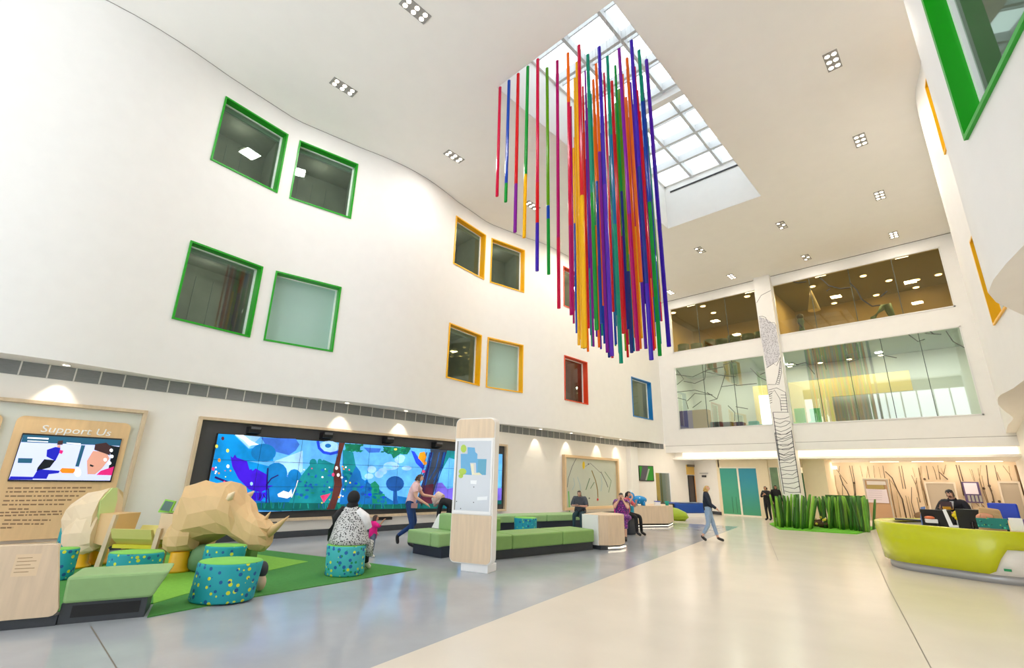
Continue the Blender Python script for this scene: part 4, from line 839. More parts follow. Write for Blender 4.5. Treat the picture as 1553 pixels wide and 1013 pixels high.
for s in (.58, .8, 1.1, 1.31): rows.append([rp(s, z, d) for d, z in ((-.12, .66), (-.05, .5), (.08, .4), (.42, .4), (.55, .5), (.62, .66), (.56, .66), (.5, .55), (.4, .5), (.1, .5), (0, .56), (-.06, .66))])
MB().grid(rows, 0, False, True, True).build('trough', RLIME2, t)
MB().prism([rp(.58, .34, .0), rp(1.31, .34, .0), rp(1.31, .34, .5), rp(.58, .34, .5)], (0, 0, .06)).build('under_rail', mat('rail_yellow', (222, 212, 40), .5), t)
for s in (.62, 1.32): MB().prism([rp(s-.04, .016, .2), rp(s+.04, .016, .2), rp(s+.04, .016, .3), rp(s-.04, .016, .3)], (0, 0, .33)).build('post', RWOOD, t)
t = thing('rhino_sculpture', 'front half of the carved wooden rhino with horned head and yellow feet', 'sculpture', tuple(rp(1.85, 0, .25)), 0, 'carved wooden rhino')
rloft([(1.70, .45, 1.38, .4, .27), (1.76, .42, 1.44, .45, .27), (1.95, .4, 1.47, .47, .27), (2.2, .5, 1.46, .44, .27), (2.42, .58, 1.45, .4, .27), (2.58, .54, 1.3, .34, .27), (2.72, .48, 1.14, .29, .27), (2.86, .42, .98, .25, .27), (3.0, .36, .9, .22, .27), (3.14, .34, .85, .19, .27), (3.24, .4, .76, .13, .27)], RWOOD, 'body', t, seed=5, n=14, jit=.034)
rloft([(1.55, .36, .72, .14, .04), (1.7, .29, .86, .19, .0), (1.88, .29, .9, .2, .0), (2.02, .36, .8, .15, .03)], RWOOD, 'near_shoulder', t, seed=6)
rloft([(1.55, .36, .72, .14, .5), (1.7, .29, .86, .19, .54), (1.88, .29, .9, .2, .54), (2.02, .36, .8, .15, .51)], RWOOD, 'far_shoulder', t, seed=7)
rfoot(1.84, .0, t); rfoot(1.84, .54, t)
MB().prism([rp(1.34, .5, -.0), rp(1.34, .92, -.0), rp(1.74, .92, -.0), rp(1.74, .5, -.0)], RN*.52).build('step_box', mat('step_box_wood', (226, 198, 160), .55), t)
MB().prism([rp(1.36, .68, -.05), rp(1.44, .68, -.05), rp(1.4, .2, -.05), rp(1.32, .2, -.05)], RN*.06).build('side_plank', PLYD, t)
def horn(a, b, c, r, nm):
    MB().tube([a, (Vector(a)+Vector(b))/2-Vector((0, 0, .02)), b, c], [r, r*.75, r*.45, .006], 9).build(nm, RWOOD, t)
horn(rp(3.1, .62, .27), rp(3.33, .74, .27), rp(3.52, .92, .27), .13, 'nose_horn'); horn(rp(3.05, .82, .27), rp(3.12, .9, .27), rp(3.17, .98, .27), .06, 'brow_horn')
for d in (.02, .5):
    MB().tube([rp(2.5, 1.16, d), rp(2.56, 1.24, d-.03 if d < .2 else d+.03), rp(2.63, 1.31, d-.05 if d < .2 else d+.05)], [.06, .06, .012], 6).build('ear', RPALE, t)
p = FV(258, 765, rp(1.5, 0, .3), RN)
t = thing('tablet_stand', 'small tilted screen on a lime holder on top of the rhino step', 'screen', (p.x, p.y, .92))
cc = rp(1.42, .935, .02)
MB().prism([cc+RU*-.16, cc+RU*.12, cc+RU*.12+RN*.16, cc+RU*-.16+RN*.16], (0, 0, .02)).build('holder', mat('holder_lime', (140, 206, 60), .5), t)
q = [cc+RU*-.16+Vector((0, 0, .02)), cc+RU*.06+Vector((0, 0, .0)), cc+RU*.12+Vector((0, 0, .19)), cc+RU*-.08+Vector((0, 0, .22))]
MB().prism(q, RN*.03).build('tablet', mat('holder_lime', (140, 206, 60), .5), t)
cq = sum(q, Vector())/4
MB().face([cq+(v-cq)*.8-RN*.004 for v in q]).build('display', mat('tablet_dark', (44, 84, 66), .2, emit=.15), t)
# ---- maple cabinet with green bench, front corner
CA = FZ(75, 951); CB = FZ(223, 937); CDr = (CB-CA).normalized(); CNr = Vector((-CDr.y, CDr.x, 0))
t = thing('maple_cabinet', 'rounded maple cabinet panel at the near end of the green bench', 'cabinet', (-7.9, .3, 0))
def cp(s, d, z): return CA+CDr*s+CNr*d+Vector((0, 0, z))
def csl(s0, s1, z0, z1, d0, d1, r, mb, m=0):
    mb.prism([cp(s, d0, z) for s, z in rrect(s0, s1, z0, z1, r, 5)], CNr*(d1-d0), m); return mb
MB().prism([cp(*v) for v in [(-1.9, 0, .83)]+[(-1.9, 0, .1)]+[(.035-.07*(1-math.sin(q)), 0, .1+.07*(1-math.cos(q))) for q in (0, .5, 1.0, 1.57)]+[(-.10-.06*(1-math.cos(q)), 0, .83-.06*(1-math.sin(q))) for q in (0, .5, 1.0, 1.57)]], CNr*.05).build('front_panel', PLY, t, bevel=.004)
csl(-1.88, -.13, .1, .82, .05, .2, .03, MB()).build('carcass', PLYD, t)
MB().prism([cp(-1.9, .04, 0), cp(.035, .04, 0), cp(.035, .2, 0), cp(-1.9, .2, 0)], (0, 0, .1)).build('plinth', DARK, t)
A = MB(); A.face([cp(*v) for v in ((-.44, -.002, .52), (-.23, -.002, .52), (-.23, -.002, .74), (-.44, -.002, .74))], 0); 
for k in range(5): A.face([cp(*v) for v in ((-.42, -.004, .70-.035*k), (-.3+.04*(k % 2), -.004, .70-.035*k), (-.3+.04*(k % 2), -.004, .706-.035*k), (-.42, -.004, .706-.035*k))], 1)
A.build('notice', [mat('notice_ply', (234, 208, 172), .4), mat('notice_line', (170, 134, 96), .5)], t, recalc=False)
SEAT = mat('sage_vinyl', (150, 188, 126), .5, noise=.03, nscale=10); SEATM = mat('moss_vinyl', (128, 168, 92), .5, noise=.03, nscale=10)
bl_ = (CB-CA).dot(CDr)
t = thing('green_bench', 'sage green bench on a dark plinth beside the maple cabinet, front corner', 'bench', tuple((CA+CB)/2))
mb = MB(); mb.prism([cp(.04, .06, 0), cp(bl_-.04, .06, 0), cp(bl_-.04, .54, 0), cp(.04, .54, 0)], (0, 0, .21)); mb.build('plinth', DARK, t)
A = MB(); A.face([cp(*v) for v in ((.14, .056, .06), (bl_-.1, .056, .06), (bl_-.1, .056, .18), (.14, .056, .18))])
for k in range(4): pass
A.build('vent_grille', mat('grille_black', (18, 20, 24), .4, noise=.5, nscale=30, stretch=(1, 1, 12)), t, recalc=False)
mb = MB(); mb.prism([cp(.05, .0, .2), cp(bl_-.04, .0, .2), cp(bl_-.04, .5, .2), cp(.05, .5, .2)], (0, 0, .001))
rows = [[cp(.045, .02, .21), cp(bl_+.0, .02, .21), cp(bl_+.0, .56, .21), cp(.045, .56, .21)], [cp(.04, -.02, .49), cp(bl_+.13, -.02, .49), cp(bl_+.13, .62, .49), cp(.04, .62, .49)]]
MB().grid(rows, 0, False, True, True).build('cushion', SEAT, t, bevel=.03)
# ================================================================== SOFA GROUP
def cushion(pts, z0, z1, m, name, parent, bev=.035):
    return MB().prism([(p[0], p[1], z0) for p in pts], (0, 0, z1-z0)).build(name, m, parent, bevel=bev, seg=3)
SA0, SA1 = Vector((-9.62, 6.78, 0)), Vector((-8.55, 6.83, 0))
t = thing('green_sofa', 'pale sage sofa section with a high back, facing the viewer behind the kiosk', 'sofa', (-8.7, 7.1, 0))
dA = (SA1-SA0).normalized(); nA = Vector((-dA.y, dA.x, 0))
def sa(s, d): p = SA0+dA*s+nA*d; return (p.x, p.y)
LA = (SA1-SA0).length
MB().prism([sa(.12, .1)+(0,), sa(LA, .1)+(0,), sa(LA, .8)+(0,), sa(.12, .8)+(0,)], (0, 0, .22)).build('plinth', NAVYB, t)
cuts = [0, .8, LA]
for a, b in zip(cuts[:-1], cuts[1:]): cushion([sa(a+.005, 0), sa(b-.005, 0), sa(b-.005, .62), sa(a+.005, .62)], .21, .49, SEAT, 'seat_cushion', t)
cushion([sa(.36, .58), sa(LA, .58), sa(LA, .8), sa(.44, .8)], .47, .84, SEAT, 'back_cushion', t, .05)
MB().prism([sa(-.02, .25)+(0,), sa(.12, .25)+(0,), sa(.12, .95)+(0,), sa(-.02, .95)+(0,)], (0, 0, .42)).build('end_panel', mat('teal_dark_panel', (24, 74, 72), .6), t)
MB().prism([sa(.05, .66)+(.49,), sa(.34, .66)+(.49,), sa(.42, .72)+(.8,), sa(.2, .72)+(.8,)], nA*.06).build('white_end', ORG, t)
SB = [Vector((-7.62, 7.5, 0)), Vector((-7.16, 10.72, 0))]
dB = (SB[1]-SB[0]).normalized(); nB = Vector((-dB.y, dB.x, 0)); LB = (SB[1]-SB[0]).length
def sb(s, d): p = SB[0]+dB*s+nB*d; return (p.x, p.y)
t = thing('green_sofa', 'long moss green bench seat running from the kiosk to the rounded maple end', 'sofa', (-7.8, 9.1, 0))
MB().prism([sb(.0, .12)+(0,), sb(LB-.06, .12)+(0,), sb(LB-.06, .8)+(0,), sb(.0, .8)+(0,)], (0, 0, .2)).build('plinth', DARK, t)
for a, b in ((-.02, .55), (.56, 2.05), (2.06, LB-.12)): cushion([sb(a, 0), sb(b, 0), sb(b, .85), sb(a, .85)], .19, .48, SEATM, 'seat_cushion', t)
cushion([sb(-.02, .8), sb(.85, .8), sb(.78, 1.0), sb(-.02, 1.0)], .46, .76, SEATM, 'back_cushion', t, .05)
SCx = [Vector((-11.35, 10.6, 0)), Vector((-10.4, 14.7, 0))]
dC = (SCx[1]-SCx[0]).normalized(); nC = Vector((-dC.y, dC.x, 0)); LC = (SCx[1]-SCx[0]).length
def sc_(s, d): p = SCx[0]+dC*s+nC*d; return (p.x, p.y)
t = thing('green_sofa', 'green bench seat along the window wall, where the woman in the dark tee sits', 'sofa', (-10.9, 12.6, 0))
MB().prism([sc_(.0, .1)+(0,), sc_(LC, .1)+(0,), sc_(LC, .85)+(0,), sc_(.0, .85)+(0,)], (0, 0, .3)).build('plinth', NAVYB, t)
for a, b in ((0, 1.3), (1.31, 2.6), (2.61, LC)): cushion([sc_(a, 0), sc_(b, 0), sc_(b, .85), sc_(a, .85)], .29, .5, SEAT, 'seat_cushion', t)
WV = dots('teal_woven_fabric', (10, 150, 170), [((120, 206, 120), .22), ((10, 84, 150), .26), ((60, 190, 190), .2)], 9.0)
c = FZ(797, 785, .5); pouf((c.x, c.y), .36, .33, .5, 'teal woven stool standing between the two green bench seats', WV, 0, .002, (0, 0), 'spotted stools by the sofas')
# rounded maple end
e = [FZ(905, 837), FZ(943, 833), FZ(946, 828)]
t = thing('maple_end_unit', 'rounded maple end unit at the far end of the long green bench', 'cabinet', tuple(e[0]))
rim = [Vector((-7.62, 10.78, 0)), Vector((-7.12, 10.76, 0)), Vector((-6.98, 10.92, 0)), Vector((-6.86, 11.3, 0)), Vector((-6.93, 11.62, 0)), Vector((-7.25, 11.85, 0)), Vector((-7.75, 11.8, 0))]
MB().prism([tuple(p+Vector((0, 0, .1))) for p in rim], (0, 0, .71)).build('body', PLY, t, bevel=.02)
MB().prism([tuple((p-Vector((-7.3, 11.3, 0)))*.94+Vector((-7.3, 11.3, 0))) for p in rim], (0, 0, .1)).build('plinth', DARK, t)
MB().bx(-7.64, -7.16, 10.74, 10.78, .1, .8).build('white_side', ORG, t)
MB().prism([(-6.98, 10.9, .03), (-6.84, 11.3, .03), (-6.9, 11.6, .03), (-6.94, 11.6, .03), (-6.9, 11.3, .03), (-7.02, 10.94, .03)], (0, 0, .03)).build('light_strip', mat('plinth_glow', (255, 240, 214), .4, emit=1.2), t)
# ================================================================== MAPLE HELP DESK
t = thing('help_desk', 'faceted maple help desk with a glowing plinth in the middle distance', 'desk', (-9.4, 18, 0))
hd = [(-10.15, 17.1), (-9.62, 16.85), (-8.92, 18.2), (-9.3, 19.4), (-10.2, 19.6)]
MB().prism([(x, y, .12) for x, y in hd], (0, 0, .63)).build('body', PLY, t, bevel=.008)
cxh, cyh = -9.6, 18.2
MB().prism([((x-cxh)*.93+cxh, (y-cyh)*.93+cyh, 0) for x, y in hd], (0, 0, .12)).build('plinth', BLACK, t)
mb = MB()
for (a, b), (c2, d2) in ((hd[0], hd[1]), (hd[1], hd[2]), (hd[2], hd[3])):
    mb.prism([((a-cxh)*.95+cxh, (b-cyh)*.95+cyh, .03), ((c2-cxh)*.95+cxh, (d2-cyh)*.95+cyh, .03), ((c2-cxh)*.94+cxh, (d2-cyh)*.94+cyh, .03), ((a-cxh)*.94+cxh, (b-cyh)*.94+cyh, .03)], (0, 0, .03))
mb.build('light_strip', mat('plinth_glow', (255, 240, 214), .4, emit=1.2), t)
A = MB(); a, b = Vector((hd[0][0], hd[0][1], 0)), Vector((hd[1][0], hd[1][1], 0)); d = (b-a); n = Vector((d.y, -d.x, 0)).normalized()
def hp(u, z, k=1): q = a+d*u+n*.004*k; return (q.x, q.y, z)
A.face([hp(0, .15), hp(1, .15), hp(1, .74), hp(0, .74)], 0)
for u, z, r, m in ((.3, .58, .07, 1), (.6, .36, .08, 2), (.45, .44, .05, 2), (.7, .62, .06, 3), (.25, .26, .06, 1)): A.face([hp(u+r*1.6*math.cos(q), z+r*math.sin(q), 1+m) for q in [2*PI*k/10 for k in range(10)]], m)
A.build('printed_side', [mat('hd_teal', (20, 150, 176), .5), mat('hd_aqua', (120, 214, 214), .5), mat('hd_yellow', (226, 206, 60), .5), mat('hd_green', (30, 130, 120), .5)], t, recalc=False)
# plush and small things on the help desk
PL = dots('plush_blue', (16, 140, 206), [((228, 240, 250), .17)], 7.0)
p = Vector((-9.72, 17.25, .755)); v = Vector((.72, .69, 0))
t = thing('plush_toy', 'blue spotted plush animal standing on the maple help desk', 'toy', tuple(p))
MB().ball(p+Vector((0, 0, .2))+v*.1, (.3, .17, .15), 0, 14, 8, Matrix.Rotation(YAW, 3, 'Z')).build('body', PL, t)
MB().ball(p+Vector((0, 0, .34))-v*.2, (.14, .12, .13)).build('head', PL, t)
MB().tube([p+Vector((0, 0, .42))-v*.2, p+Vector((0, 0, .56))-v*.22], [.045, .01], 8).build('horn', mat('plush_white', (206, 232, 244), .8), t)
for a_, b_ in ((-.05, -.08), (-.05, .08), (.25, -.08), (.25, .08)):
    q = p+v*a_+Vector((-v.y, v.x, 0))*b_; MB().tube([q, q+Vector((0, 0, .14))], .06, 8).build('leg', PL, t)
p = Vector((-9.25, 18.0, .755)); t = thing('gift_box', 'white and blue box on the help desk beside the plush', 'box', tuple(p)); MB().box(p+Vector((0, 0, .07)), (.2, .16, .14), YAW).build('box_body', ORG, t); MB().box(p+Vector((0, 0, .15)), (.21, .17, .03), YAW).build('lid', mat('lid_blue', (70, 90, 190), .5), t)
p = Vector((-9.1, 18.5, .755)); t = thing('paper_cup', 'small teal cup on the help desk at its far corner', 'cup', tuple(p)); MB().lathe([(.06, 0), (.08, .16), (.07, .16), (.05, .03)], tuple(p), 12).build('cup_body', TEAL, t)
p = Vector((-10.02, 17.6, .755)); solo('paper_bundle', MB().lathe([(.1, .0), (.12, .16), (.02, .18)], tuple(p), 12), mat('lime_paper', (160, 200, 50), .6), 'lime paper bundle on the help desk behind the dark-haired woman', 'paper bundle')
# lime beanbag and blue lounge beyond
p = FZ(1000, 792); solo('lime_beanbag', MB().lathe([(.5, 0), (.62, .14), (.55, .34), (.3, .5), (.05, .55)], (-10.6, 21.6, 0), 18, 0, (1.5, .9)), mat('lime_vinyl', (150, 176, 30), .5), 'low olive lime beanbag just beyond the help desk', 'beanbag')
t = thing('lounge_bench', 'royal blue lounge bench on a white plinth beside the far wall', 'bench', (-11, 24.6, 0))
b0, b1 = Vector((-11.5, 23.6, 0)), Vector((-10.5, 25.5, 0)); d = (b1-b0).normalized(); n = Vector((-d.y, d.x, 0))
BLU = mat('royal_blue_vinyl', (22, 76, 170), .4)
MB().prism([b0, b1, b1+n*.8, b0+n*.8], (0, 0, .14)).build('plinth', ORG, t)
MB().prism([b0+d*.35+Vector((0, 0, .14)), b1+Vector((0, 0, .14)), b1+n*.8+Vector((0, 0, .14)), b0+d*.35+n*.8+Vector((0, 0, .14))], (0, 0, .5)).build('seat', BLU, t, bevel=.08)
MB().prism([b0+Vector((0, 0, .14)), b0+d*.33+Vector((0, 0, .14)), b0+d*.33+n*.8+Vector((0, 0, .14)), b0+n*.8+Vector((0, 0, .14))], (0, 0, .46)).build('black_end', BLACK, t, bevel=.05)
MB().prism([b0+d*.6+Vector((0, 0, .62)), b1-d*.3+Vector((0, 0, .62)), b1-d*.3+n*.3+Vector((0, 0, .62)), b0+d*.6+n*.3+Vector((0, 0, .62))], (0, 0, .04)).build('grey_blanket', mat('blanket_grey', (120, 134, 160), .8), t, bevel=.01)
# ================================================================== FAR LEFT WALL (angled)
t = thing('wall_screen', 'small wall screen with a green and grey picture beside the white pier', 'screen', tuple(aw(.7, 1.65)))
def awq(s0_, s1_, z0_, z1_, d0_, d1_): return [aw(s0_, z0_, d0_), aw(s1_, z0_, d0_), aw(s1_, z1_, d0_), aw(s0_, z1_, d0_)], N2*(d1_-d0_)
q, v = awq(.3, 1.32, 1.65, 2.46, .0, .06); MB().prism(q, v).build('case', BLACK, t)
A = MB(); A.face(awq(.34, 1.28, 1.69, 2.42, .062, 0)[0], 0); A.face([aw(.34, 1.69, .064), aw(.75, 1.69, .064), aw(.95, 2.42, .064), aw(.55, 2.42, .064)], 1); A.face([aw(.7, 1.69, .066), aw(.8, 1.69, .066), aw(1.05, 2.3, .066), aw(.95, 2.3, .066)], 2)
A.build('picture', [em('ws_green', (52, 128, 46), .5), em('ws_grey', (84, 80, 84), .4), em('ws_pale', (150, 160, 140), .4)], t, recalc=False)
# doorway behind: glazed partition with a poster
fr = struct('door_1', MB().prism(*awq(2.5, 2.53, 0, 2.12, -.02, .02)).prism(*awq(1.5, 2.53, 2.1, 2.12, -.02, .02)), ORG)
A = MB(); A.face([aw(1.48, 0, -.22), aw(2.9, 0, -.22), aw(2.9, 2.3, -.22), aw(1.48, 2.3, -.22)], 0); A.face([aw(1.5, .3, -.21), aw(1.95, .3, -.21), aw(1.95, 2.2, -.21), aw(1.5, 2.2, -.21)], 1); A.face([aw(1.5, .2, -.2), aw(1.8, .2, -.2), aw(1.7, .9, -.2), aw(1.5, 1.3, -.2)], 2); A.face([aw(2.0, 0, -.2), aw(2.12, 0, -.2), aw(2.12, 2.2, -.2), aw(2.0, 2.2, -.2)], 3)
A.build('room_view', [mat('rv_grey', (138, 140, 132), .7), mat('rv_gold', (206, 170, 84), .7), mat('rv_brown', (64, 40, 36), .7), mat('rv_olive', (120, 116, 80), .7)], fr, recalc=False)
mb = MB(); mb.face([aw(1.48, 0, -.02), aw(2.45, 0, -.02), aw(2.45, 2.1, -.02), aw(1.48, 2.1, -.02)]); mb.build('pane', glass('partition_glass', (226, 230, 224), .06), fr)
fr = struct('door_2', MB().prism(*awq(3.86, 3.9, .02, 2.02, .0, .05)).prism(*awq(4.28, 4.32, .02, 2.02, .0, .05)).prism(*awq(3.86, 4.32, 1.98, 2.02, .0, .05)), BLACK)
MB().prism(*awq(3.9, 4.28, .02, 1.98, .0, .03)).build('leaf', mat('dark_door_glass', (84, 74, 70), .2), fr)
MB().prism(*awq(4.33, 4.5, .02, 2.0, .0, .03)).build('wood_reveal', mat('amber_reveal', (222, 168, 92), .5), fr)
t = thing('wall_sign', 'yellow panel with a small black and white lamp above the dark narrow door', 'sign', tuple(aw(4.1, 2.1)))
MB().prism(*awq(3.8, 4.5, 2.06, 2.6, .0, .02)).build('panel', mat('amber_panel', (230, 190, 100), .5), t); MB().prism(*awq(3.85, 4.4, 2.5, 2.62, .02, .1)).build('lamp_bar', mat('lamp_bar_grey', (120, 110, 96), .4), t)
p = aw(.15, 1.15, .01); t = thing('wall_notice', 'round pink notice on the wall above the help desk', 'notice', tuple(p))
MB().prism([p+D2*(.12*math.cos(2*PI*k/16))+Vector((0, 0, .12*math.sin(2*PI*k/16))) for k in range(16)], N2*.01).build('disc', mat('notice_pink', (226, 150, 160), .5), t)
p = Vector((-11.35, 27.83, 1.98)); t = thing('hanging_sign', 'small dark sign on the wall beside the teal sliding doors', 'sign', tuple(p)); MB().box(p, (.34, .04, .1), math.radians(-30)).build('sign_plate', BLACK, t); MB().box(p+Vector((0, 0, .16)), (.7, .03, .03), math.radians(-30)).build('rail', GRY, t)
# teal sliding doors and the glazing beside them
def gradient(name, c0, c1, z0, z1):
    m = mat(name, c0, .15); nt = m.node_tree; b = nt.nodes['Principled BSDF']; tc = nt.nodes.new('ShaderNodeTexCoord'); sp = nt.nodes.new('ShaderNodeSeparateXYZ'); mr = nt.nodes.new('ShaderNodeMapRange'); mx = nt.nodes.new('ShaderNodeMixRGB')
    mr.inputs[1].default_value = z0; mr.inputs[2].default_value = z1; mx.inputs[1].default_value = lin(c0); mx.inputs[2].default_value = lin(c1)
    nt.links.new(tc.outputs['Object'], sp.inputs[0]); nt.links.new(sp.outputs[2], mr.inputs[0]); nt.links.new(mr.outputs[0], mx.inputs[0]); nt.links.new(mx.outputs[0], b.inputs['Base Color'])
    return m
DG = gradient('printed_film_green', (86, 168, 124), (64, 160, 150), .1, 2.4); DB = gradient('printed_film_blue', (80, 164, 130), (62, 150, 172), .1, 2.0)
fr = struct('door_3', MB().bx(-10.26, -8.38, 27.28, 27.36, 0, .08).bx(-10.26, -8.38, 27.28, 27.36, 2.4, 2.47).bx(-9.35, -9.26, 27.27, 27.36, 0, 2.45), mat('door_cream', (240, 234, 216), .4))
MB().bx(-10.24, -9.35, 27.3, 27.33, .08, 2.4).build('leaf', DG, fr); MB().bx(-9.26, -8.39, 27.3, 27.33, .08, 2.4).build('leaf', DB, fr)
mb = MB()
for x in (-9.75, -9.55): mb.bx(x, x+.02, 27.29, 27.3, .15, .95)
mb.build('reed_print', mat('reed_green', (40, 120, 84), .5), fr)
fr = struct('door_4', MB().bx(-7.82, -7.76, 27.4, 27.5, 0, 2.45).bx(-7.4, -7.34, 27.4, 27.5, 0, 2.45).bx(-7.02, -6.95, 27.4, 27.5, 0, 2.45).bx(-7.82, -6.95, 27.4, 27.5, 0, .1), mat('door_cream', (240, 234, 216), .4))
MG = mat('sage_glass', (128, 156, 116), .2, noise=.2, nscale=2)
MB().bx(-7.76, -7.4, 27.44, 27.46, .1, 2.45).build('pane', MG, fr); MB().bx(-7.34, -7.02, 27.44, 27.46, .1, 2.45).build('pane', MG, fr)
struct('window_%d' % WN[0], MB().bx(-6.45, -6.3, 27.52, 27.56, .1, 2.2), mat('dark_green_pane', (70, 122, 92), .2)); WN[0] += 1
# ================================================================== GRASS SCULPTURES AROUND THE COLUMN
gm = [FZ(1167, 795), FZ(1182, 803), FZ(1300, 810.5), FZ(1326, 803)]
solo('grass_mat', MB().prism([tuple(p) for p in gm]+[(-3.5, 26.08, 0), (-7.2, 26.08, 0)], (0, 0, .03)), mat('bright_turf', (96, 176, 30), .85, noise=.12, nscale=30, bump=.3, bscale=200), 'bright green angular turf mat under the giant grass blades', 'mat')
BLD = [mat('blade_%d' % k, c, .5, noise=.12, nscale=3) for k, c in enumerate(((88, 150, 36), (58, 118, 28), (124, 178, 52), (46, 96, 26)))]
BKM = mat('blade_backing', (44, 92, 20), .7, noise=.3, nscale=5)
def blade(t, px0, px1, yb, yt, wpx, dep, m, seed):
    """one flat tapering blade standing on the mat; base and tip given on the vertical plane at depth dep"""
    b = FZ(px0, yb, .03); b = Vector((b.x, b.y, .03)); dirv = ray(px1, yt); tt = None
    u = Vector((CR.x, CR.y, 0)).normalized(); nrm = Vector((-u.y, u.x, 0))
    top = FV(px1, yt, b+nrm*dep, nrm); mid = FV(px0+(px1-px0)*.35, (yb+yt)/2, b+nrm*dep*.4, nrm)
    w = wpx*(b-CAM).dot(CF)/FPX/2; rows = []
    for k in range(6):
        f = k/5; p = b*(1-f)**2+mid*2*f*(1-f)+top*f*f if f not in (0, 1) else (b if f == 0 else top)
        ww = w*(1.0+.15*math.sin(f*PI)) if k < 5 else w*.75
        rows.append([p-u*ww, p-u*ww*.2-nrm*.02, p+u*ww, p+u*ww*.2+nrm*.02])
    MB().grid(rows, 0, True, True, True).build('blade', m, t)
rg = random.Random(4)
t = thing('grass_sculpture', 'clump of tall green grass blades around the foot of the drawn column', 'grass sculpture', tuple(FZ(1205, 800)))
for k in range(25):
    x = 1177+k*2.3+rg.uniform(-1.5, 1.5); lean = (x-1205)*.12+rg.uniform(-5, 5)
    blade(t, x, x+lean*.6-4+8*(k/25), 798+(x-1177)*.07+rg.uniform(-1, 2), 750+rg.uniform(-1, 5), rg.choice((3.2, 4, 5)), rg.uniform(-.2, .3), rg.choice(BLD), k)
t = thing('grass_sculpture', 'broad clump of tall green grass blades beside the lime reception desk', 'grass sculpture', tuple(FZ(1285, 806)))
for k in range(42):
    x = 1248+k*1.72+rg.uniform(-1.5, 1.5); 
    blade(t, x, x-6+rg.uniform(-9, 9) if k < 36 else x-6, 799+(x-1248)*.09+rg.uniform(-1, 2), 752+rg.uniform(-1, 4), rg.choice((3.2, 4, 5)), rg.uniform(-.2, .3), rg.choice(BLD), k)
a, b = FZ(1258, 799), FZ(1316, 803); 
for (q0, q1) in ((FZ(1256, 798.5), FZ(1318, 802)),):
    off = Vector((0, .35, 0)); q0, q1 = q0+off, q1+off; hz = 1.22; MB().prism([(q0.x, q0.y, .031), (q1.x, q1.y, .031), (q1.x, q1.y+.06, .031), (q0.x, q0.y+.06, .031)], (0, 0, hz)).build('backing', BKM, t)
for x, lab in ((1318, 1), (1325, 2)): blade(t, x, x+ (2 if lab == 2 else -3), 803, 757, 4, 0, BLD[1], 90)
p = FZ(1240, 800, .03)
t = thing('flower_bed', 'low heap of brown logs and pale flowers between the two grass clumps', 'flowers', tuple(p))
for k in range(5): q = p+Vector((rg.uniform(-.35, .35), rg.uniform(0, .2), .08)); MB().tube([q-Vector((.2, .03*k, -.02*k)), q+Vector((.2, .02, .04*k))], .07, 8).build('log', mat('log_brown', (84, 60, 40), .8, noise=.2), t)
for k in range(14): q = p+Vector((rg.uniform(-.35, .35), rg.uniform(-.1, .1), rg.uniform(.05, .4))); MB().ball(q, .05, 0, 7, 5).build('flower', mat('flower_%d' % (k % 3), ((226, 206, 70), (240, 228, 200), (196, 180, 60))[k % 3], .7), t)
# ================================================================== RECEPTION
LIME = mat('lime_gloss', (196, 204, 8), .22, coat=.3); LIMET = mat('lime_top', (206, 204, 30), .3); WGL2 = mat('white_gloss', (240, 240, 238), .2); ALP = mat('brushed_plinth', (186, 188, 192), .35, metal=.3)
base = [(-1.15, 16.2), (-1.75, 15.2), (-1.86, 14.45), (-1.76, 13.95), (-1.5, 13.55), (-1.05, 13.34), (-.5, 13.14), (-.1, 13.03), (.3, 13.1), (.7, 13.35), (1.15, 13.8)]
def smooth_path(P, n=4):
    out = []
    for k in range(len(P)-1):
        p0, p1, p2, p3 = P[max(k-1, 0)], P[k], P[k+1], P[min(k+2, len(P)-1)]
        for j in range(n):
            t = j/n; out.append(tuple(.5*((2*p1[a])+(-p0[a]+p2[a])*t+(2*p0[a]-5*p1[a]+4*p2[a]-p3[a])*t*t+(-p0[a]+3*p1[a]-3*p2[a]+p3[a])*t**3) for a in (0, 1)))
    return out+[P[-1]]
BP = smooth_path(base)
NRM = []
for k in range(len(BP)):
    a = BP[max(k-1, 0)]; b = BP[min(k+1, len(BP)-1)]; d = Vector((b[0]-a[0], b[1]-a[1], 0)).normalized(); NRM.append(Vector((d.y, -d.x, 0)))
def off(k, o, z): p = BP[k]; return (p[0]+NRM[k].x*o, p[1]+NRM[k].y*o, z)
if NRM[len(BP)//2].y > 0: NRM = [-n for n in NRM]
t = thing('reception_desk', 'long curved lime green and white reception desk on a metal plinth', 'desk', (-.5, 14, 0))
N_ = len(BP)
MB().grid([[off(k, -.05, 0), off(k, -.05, .15), off(k, -.25, .15), off(k, -.25, 0)] for k in range(N_)], 0, True, True, True).build('plinth', ALP, t)
MB().grid([[off(k, .0, .15), off(k, .03, .5), off(k, .05, .84), off(k, -.2, .84), off(k, -.2, .15)] for k in range(N_)], 0, True, True, True).build('white_body', WGL2, t)
def zlow(k):                       # S-shaped lower edge of the lime panel
    p = BP[k]; s = FP[k]
    u = max(0, min(1, (s-S0)/(S1-S0))); u = u*u*(3-2*u); return .155+u*(.60-.155)
FP = [proj((p[0], p[1], .3))[0] if p[1] < 14.8 and True else 1300 for p in BP]; S0, S1 = 1502, 1534
rows = []
for k in range(N_):
    zl = zlow(k); o0 = .045+(zl-.155)*.1; rows.append([off(k, o0, zl), off(k, o0*.6+.12*.4, zl+(.9-zl)*.4), off(k, .12, .9), off(k, .1, .915), off(k, .07, .9), off(k, o0-.025, zl)])
MB().grid(rows, 0, True, True, True).build('lime_front', LIME, t)
MB().grid([[off(k, .1, .9), off(k, -.22, .9), off(k, -.22, .87), off(k, .1, .87)] for k in range(N_)], 0, True, True, True).build('ledge', LIMET, t)
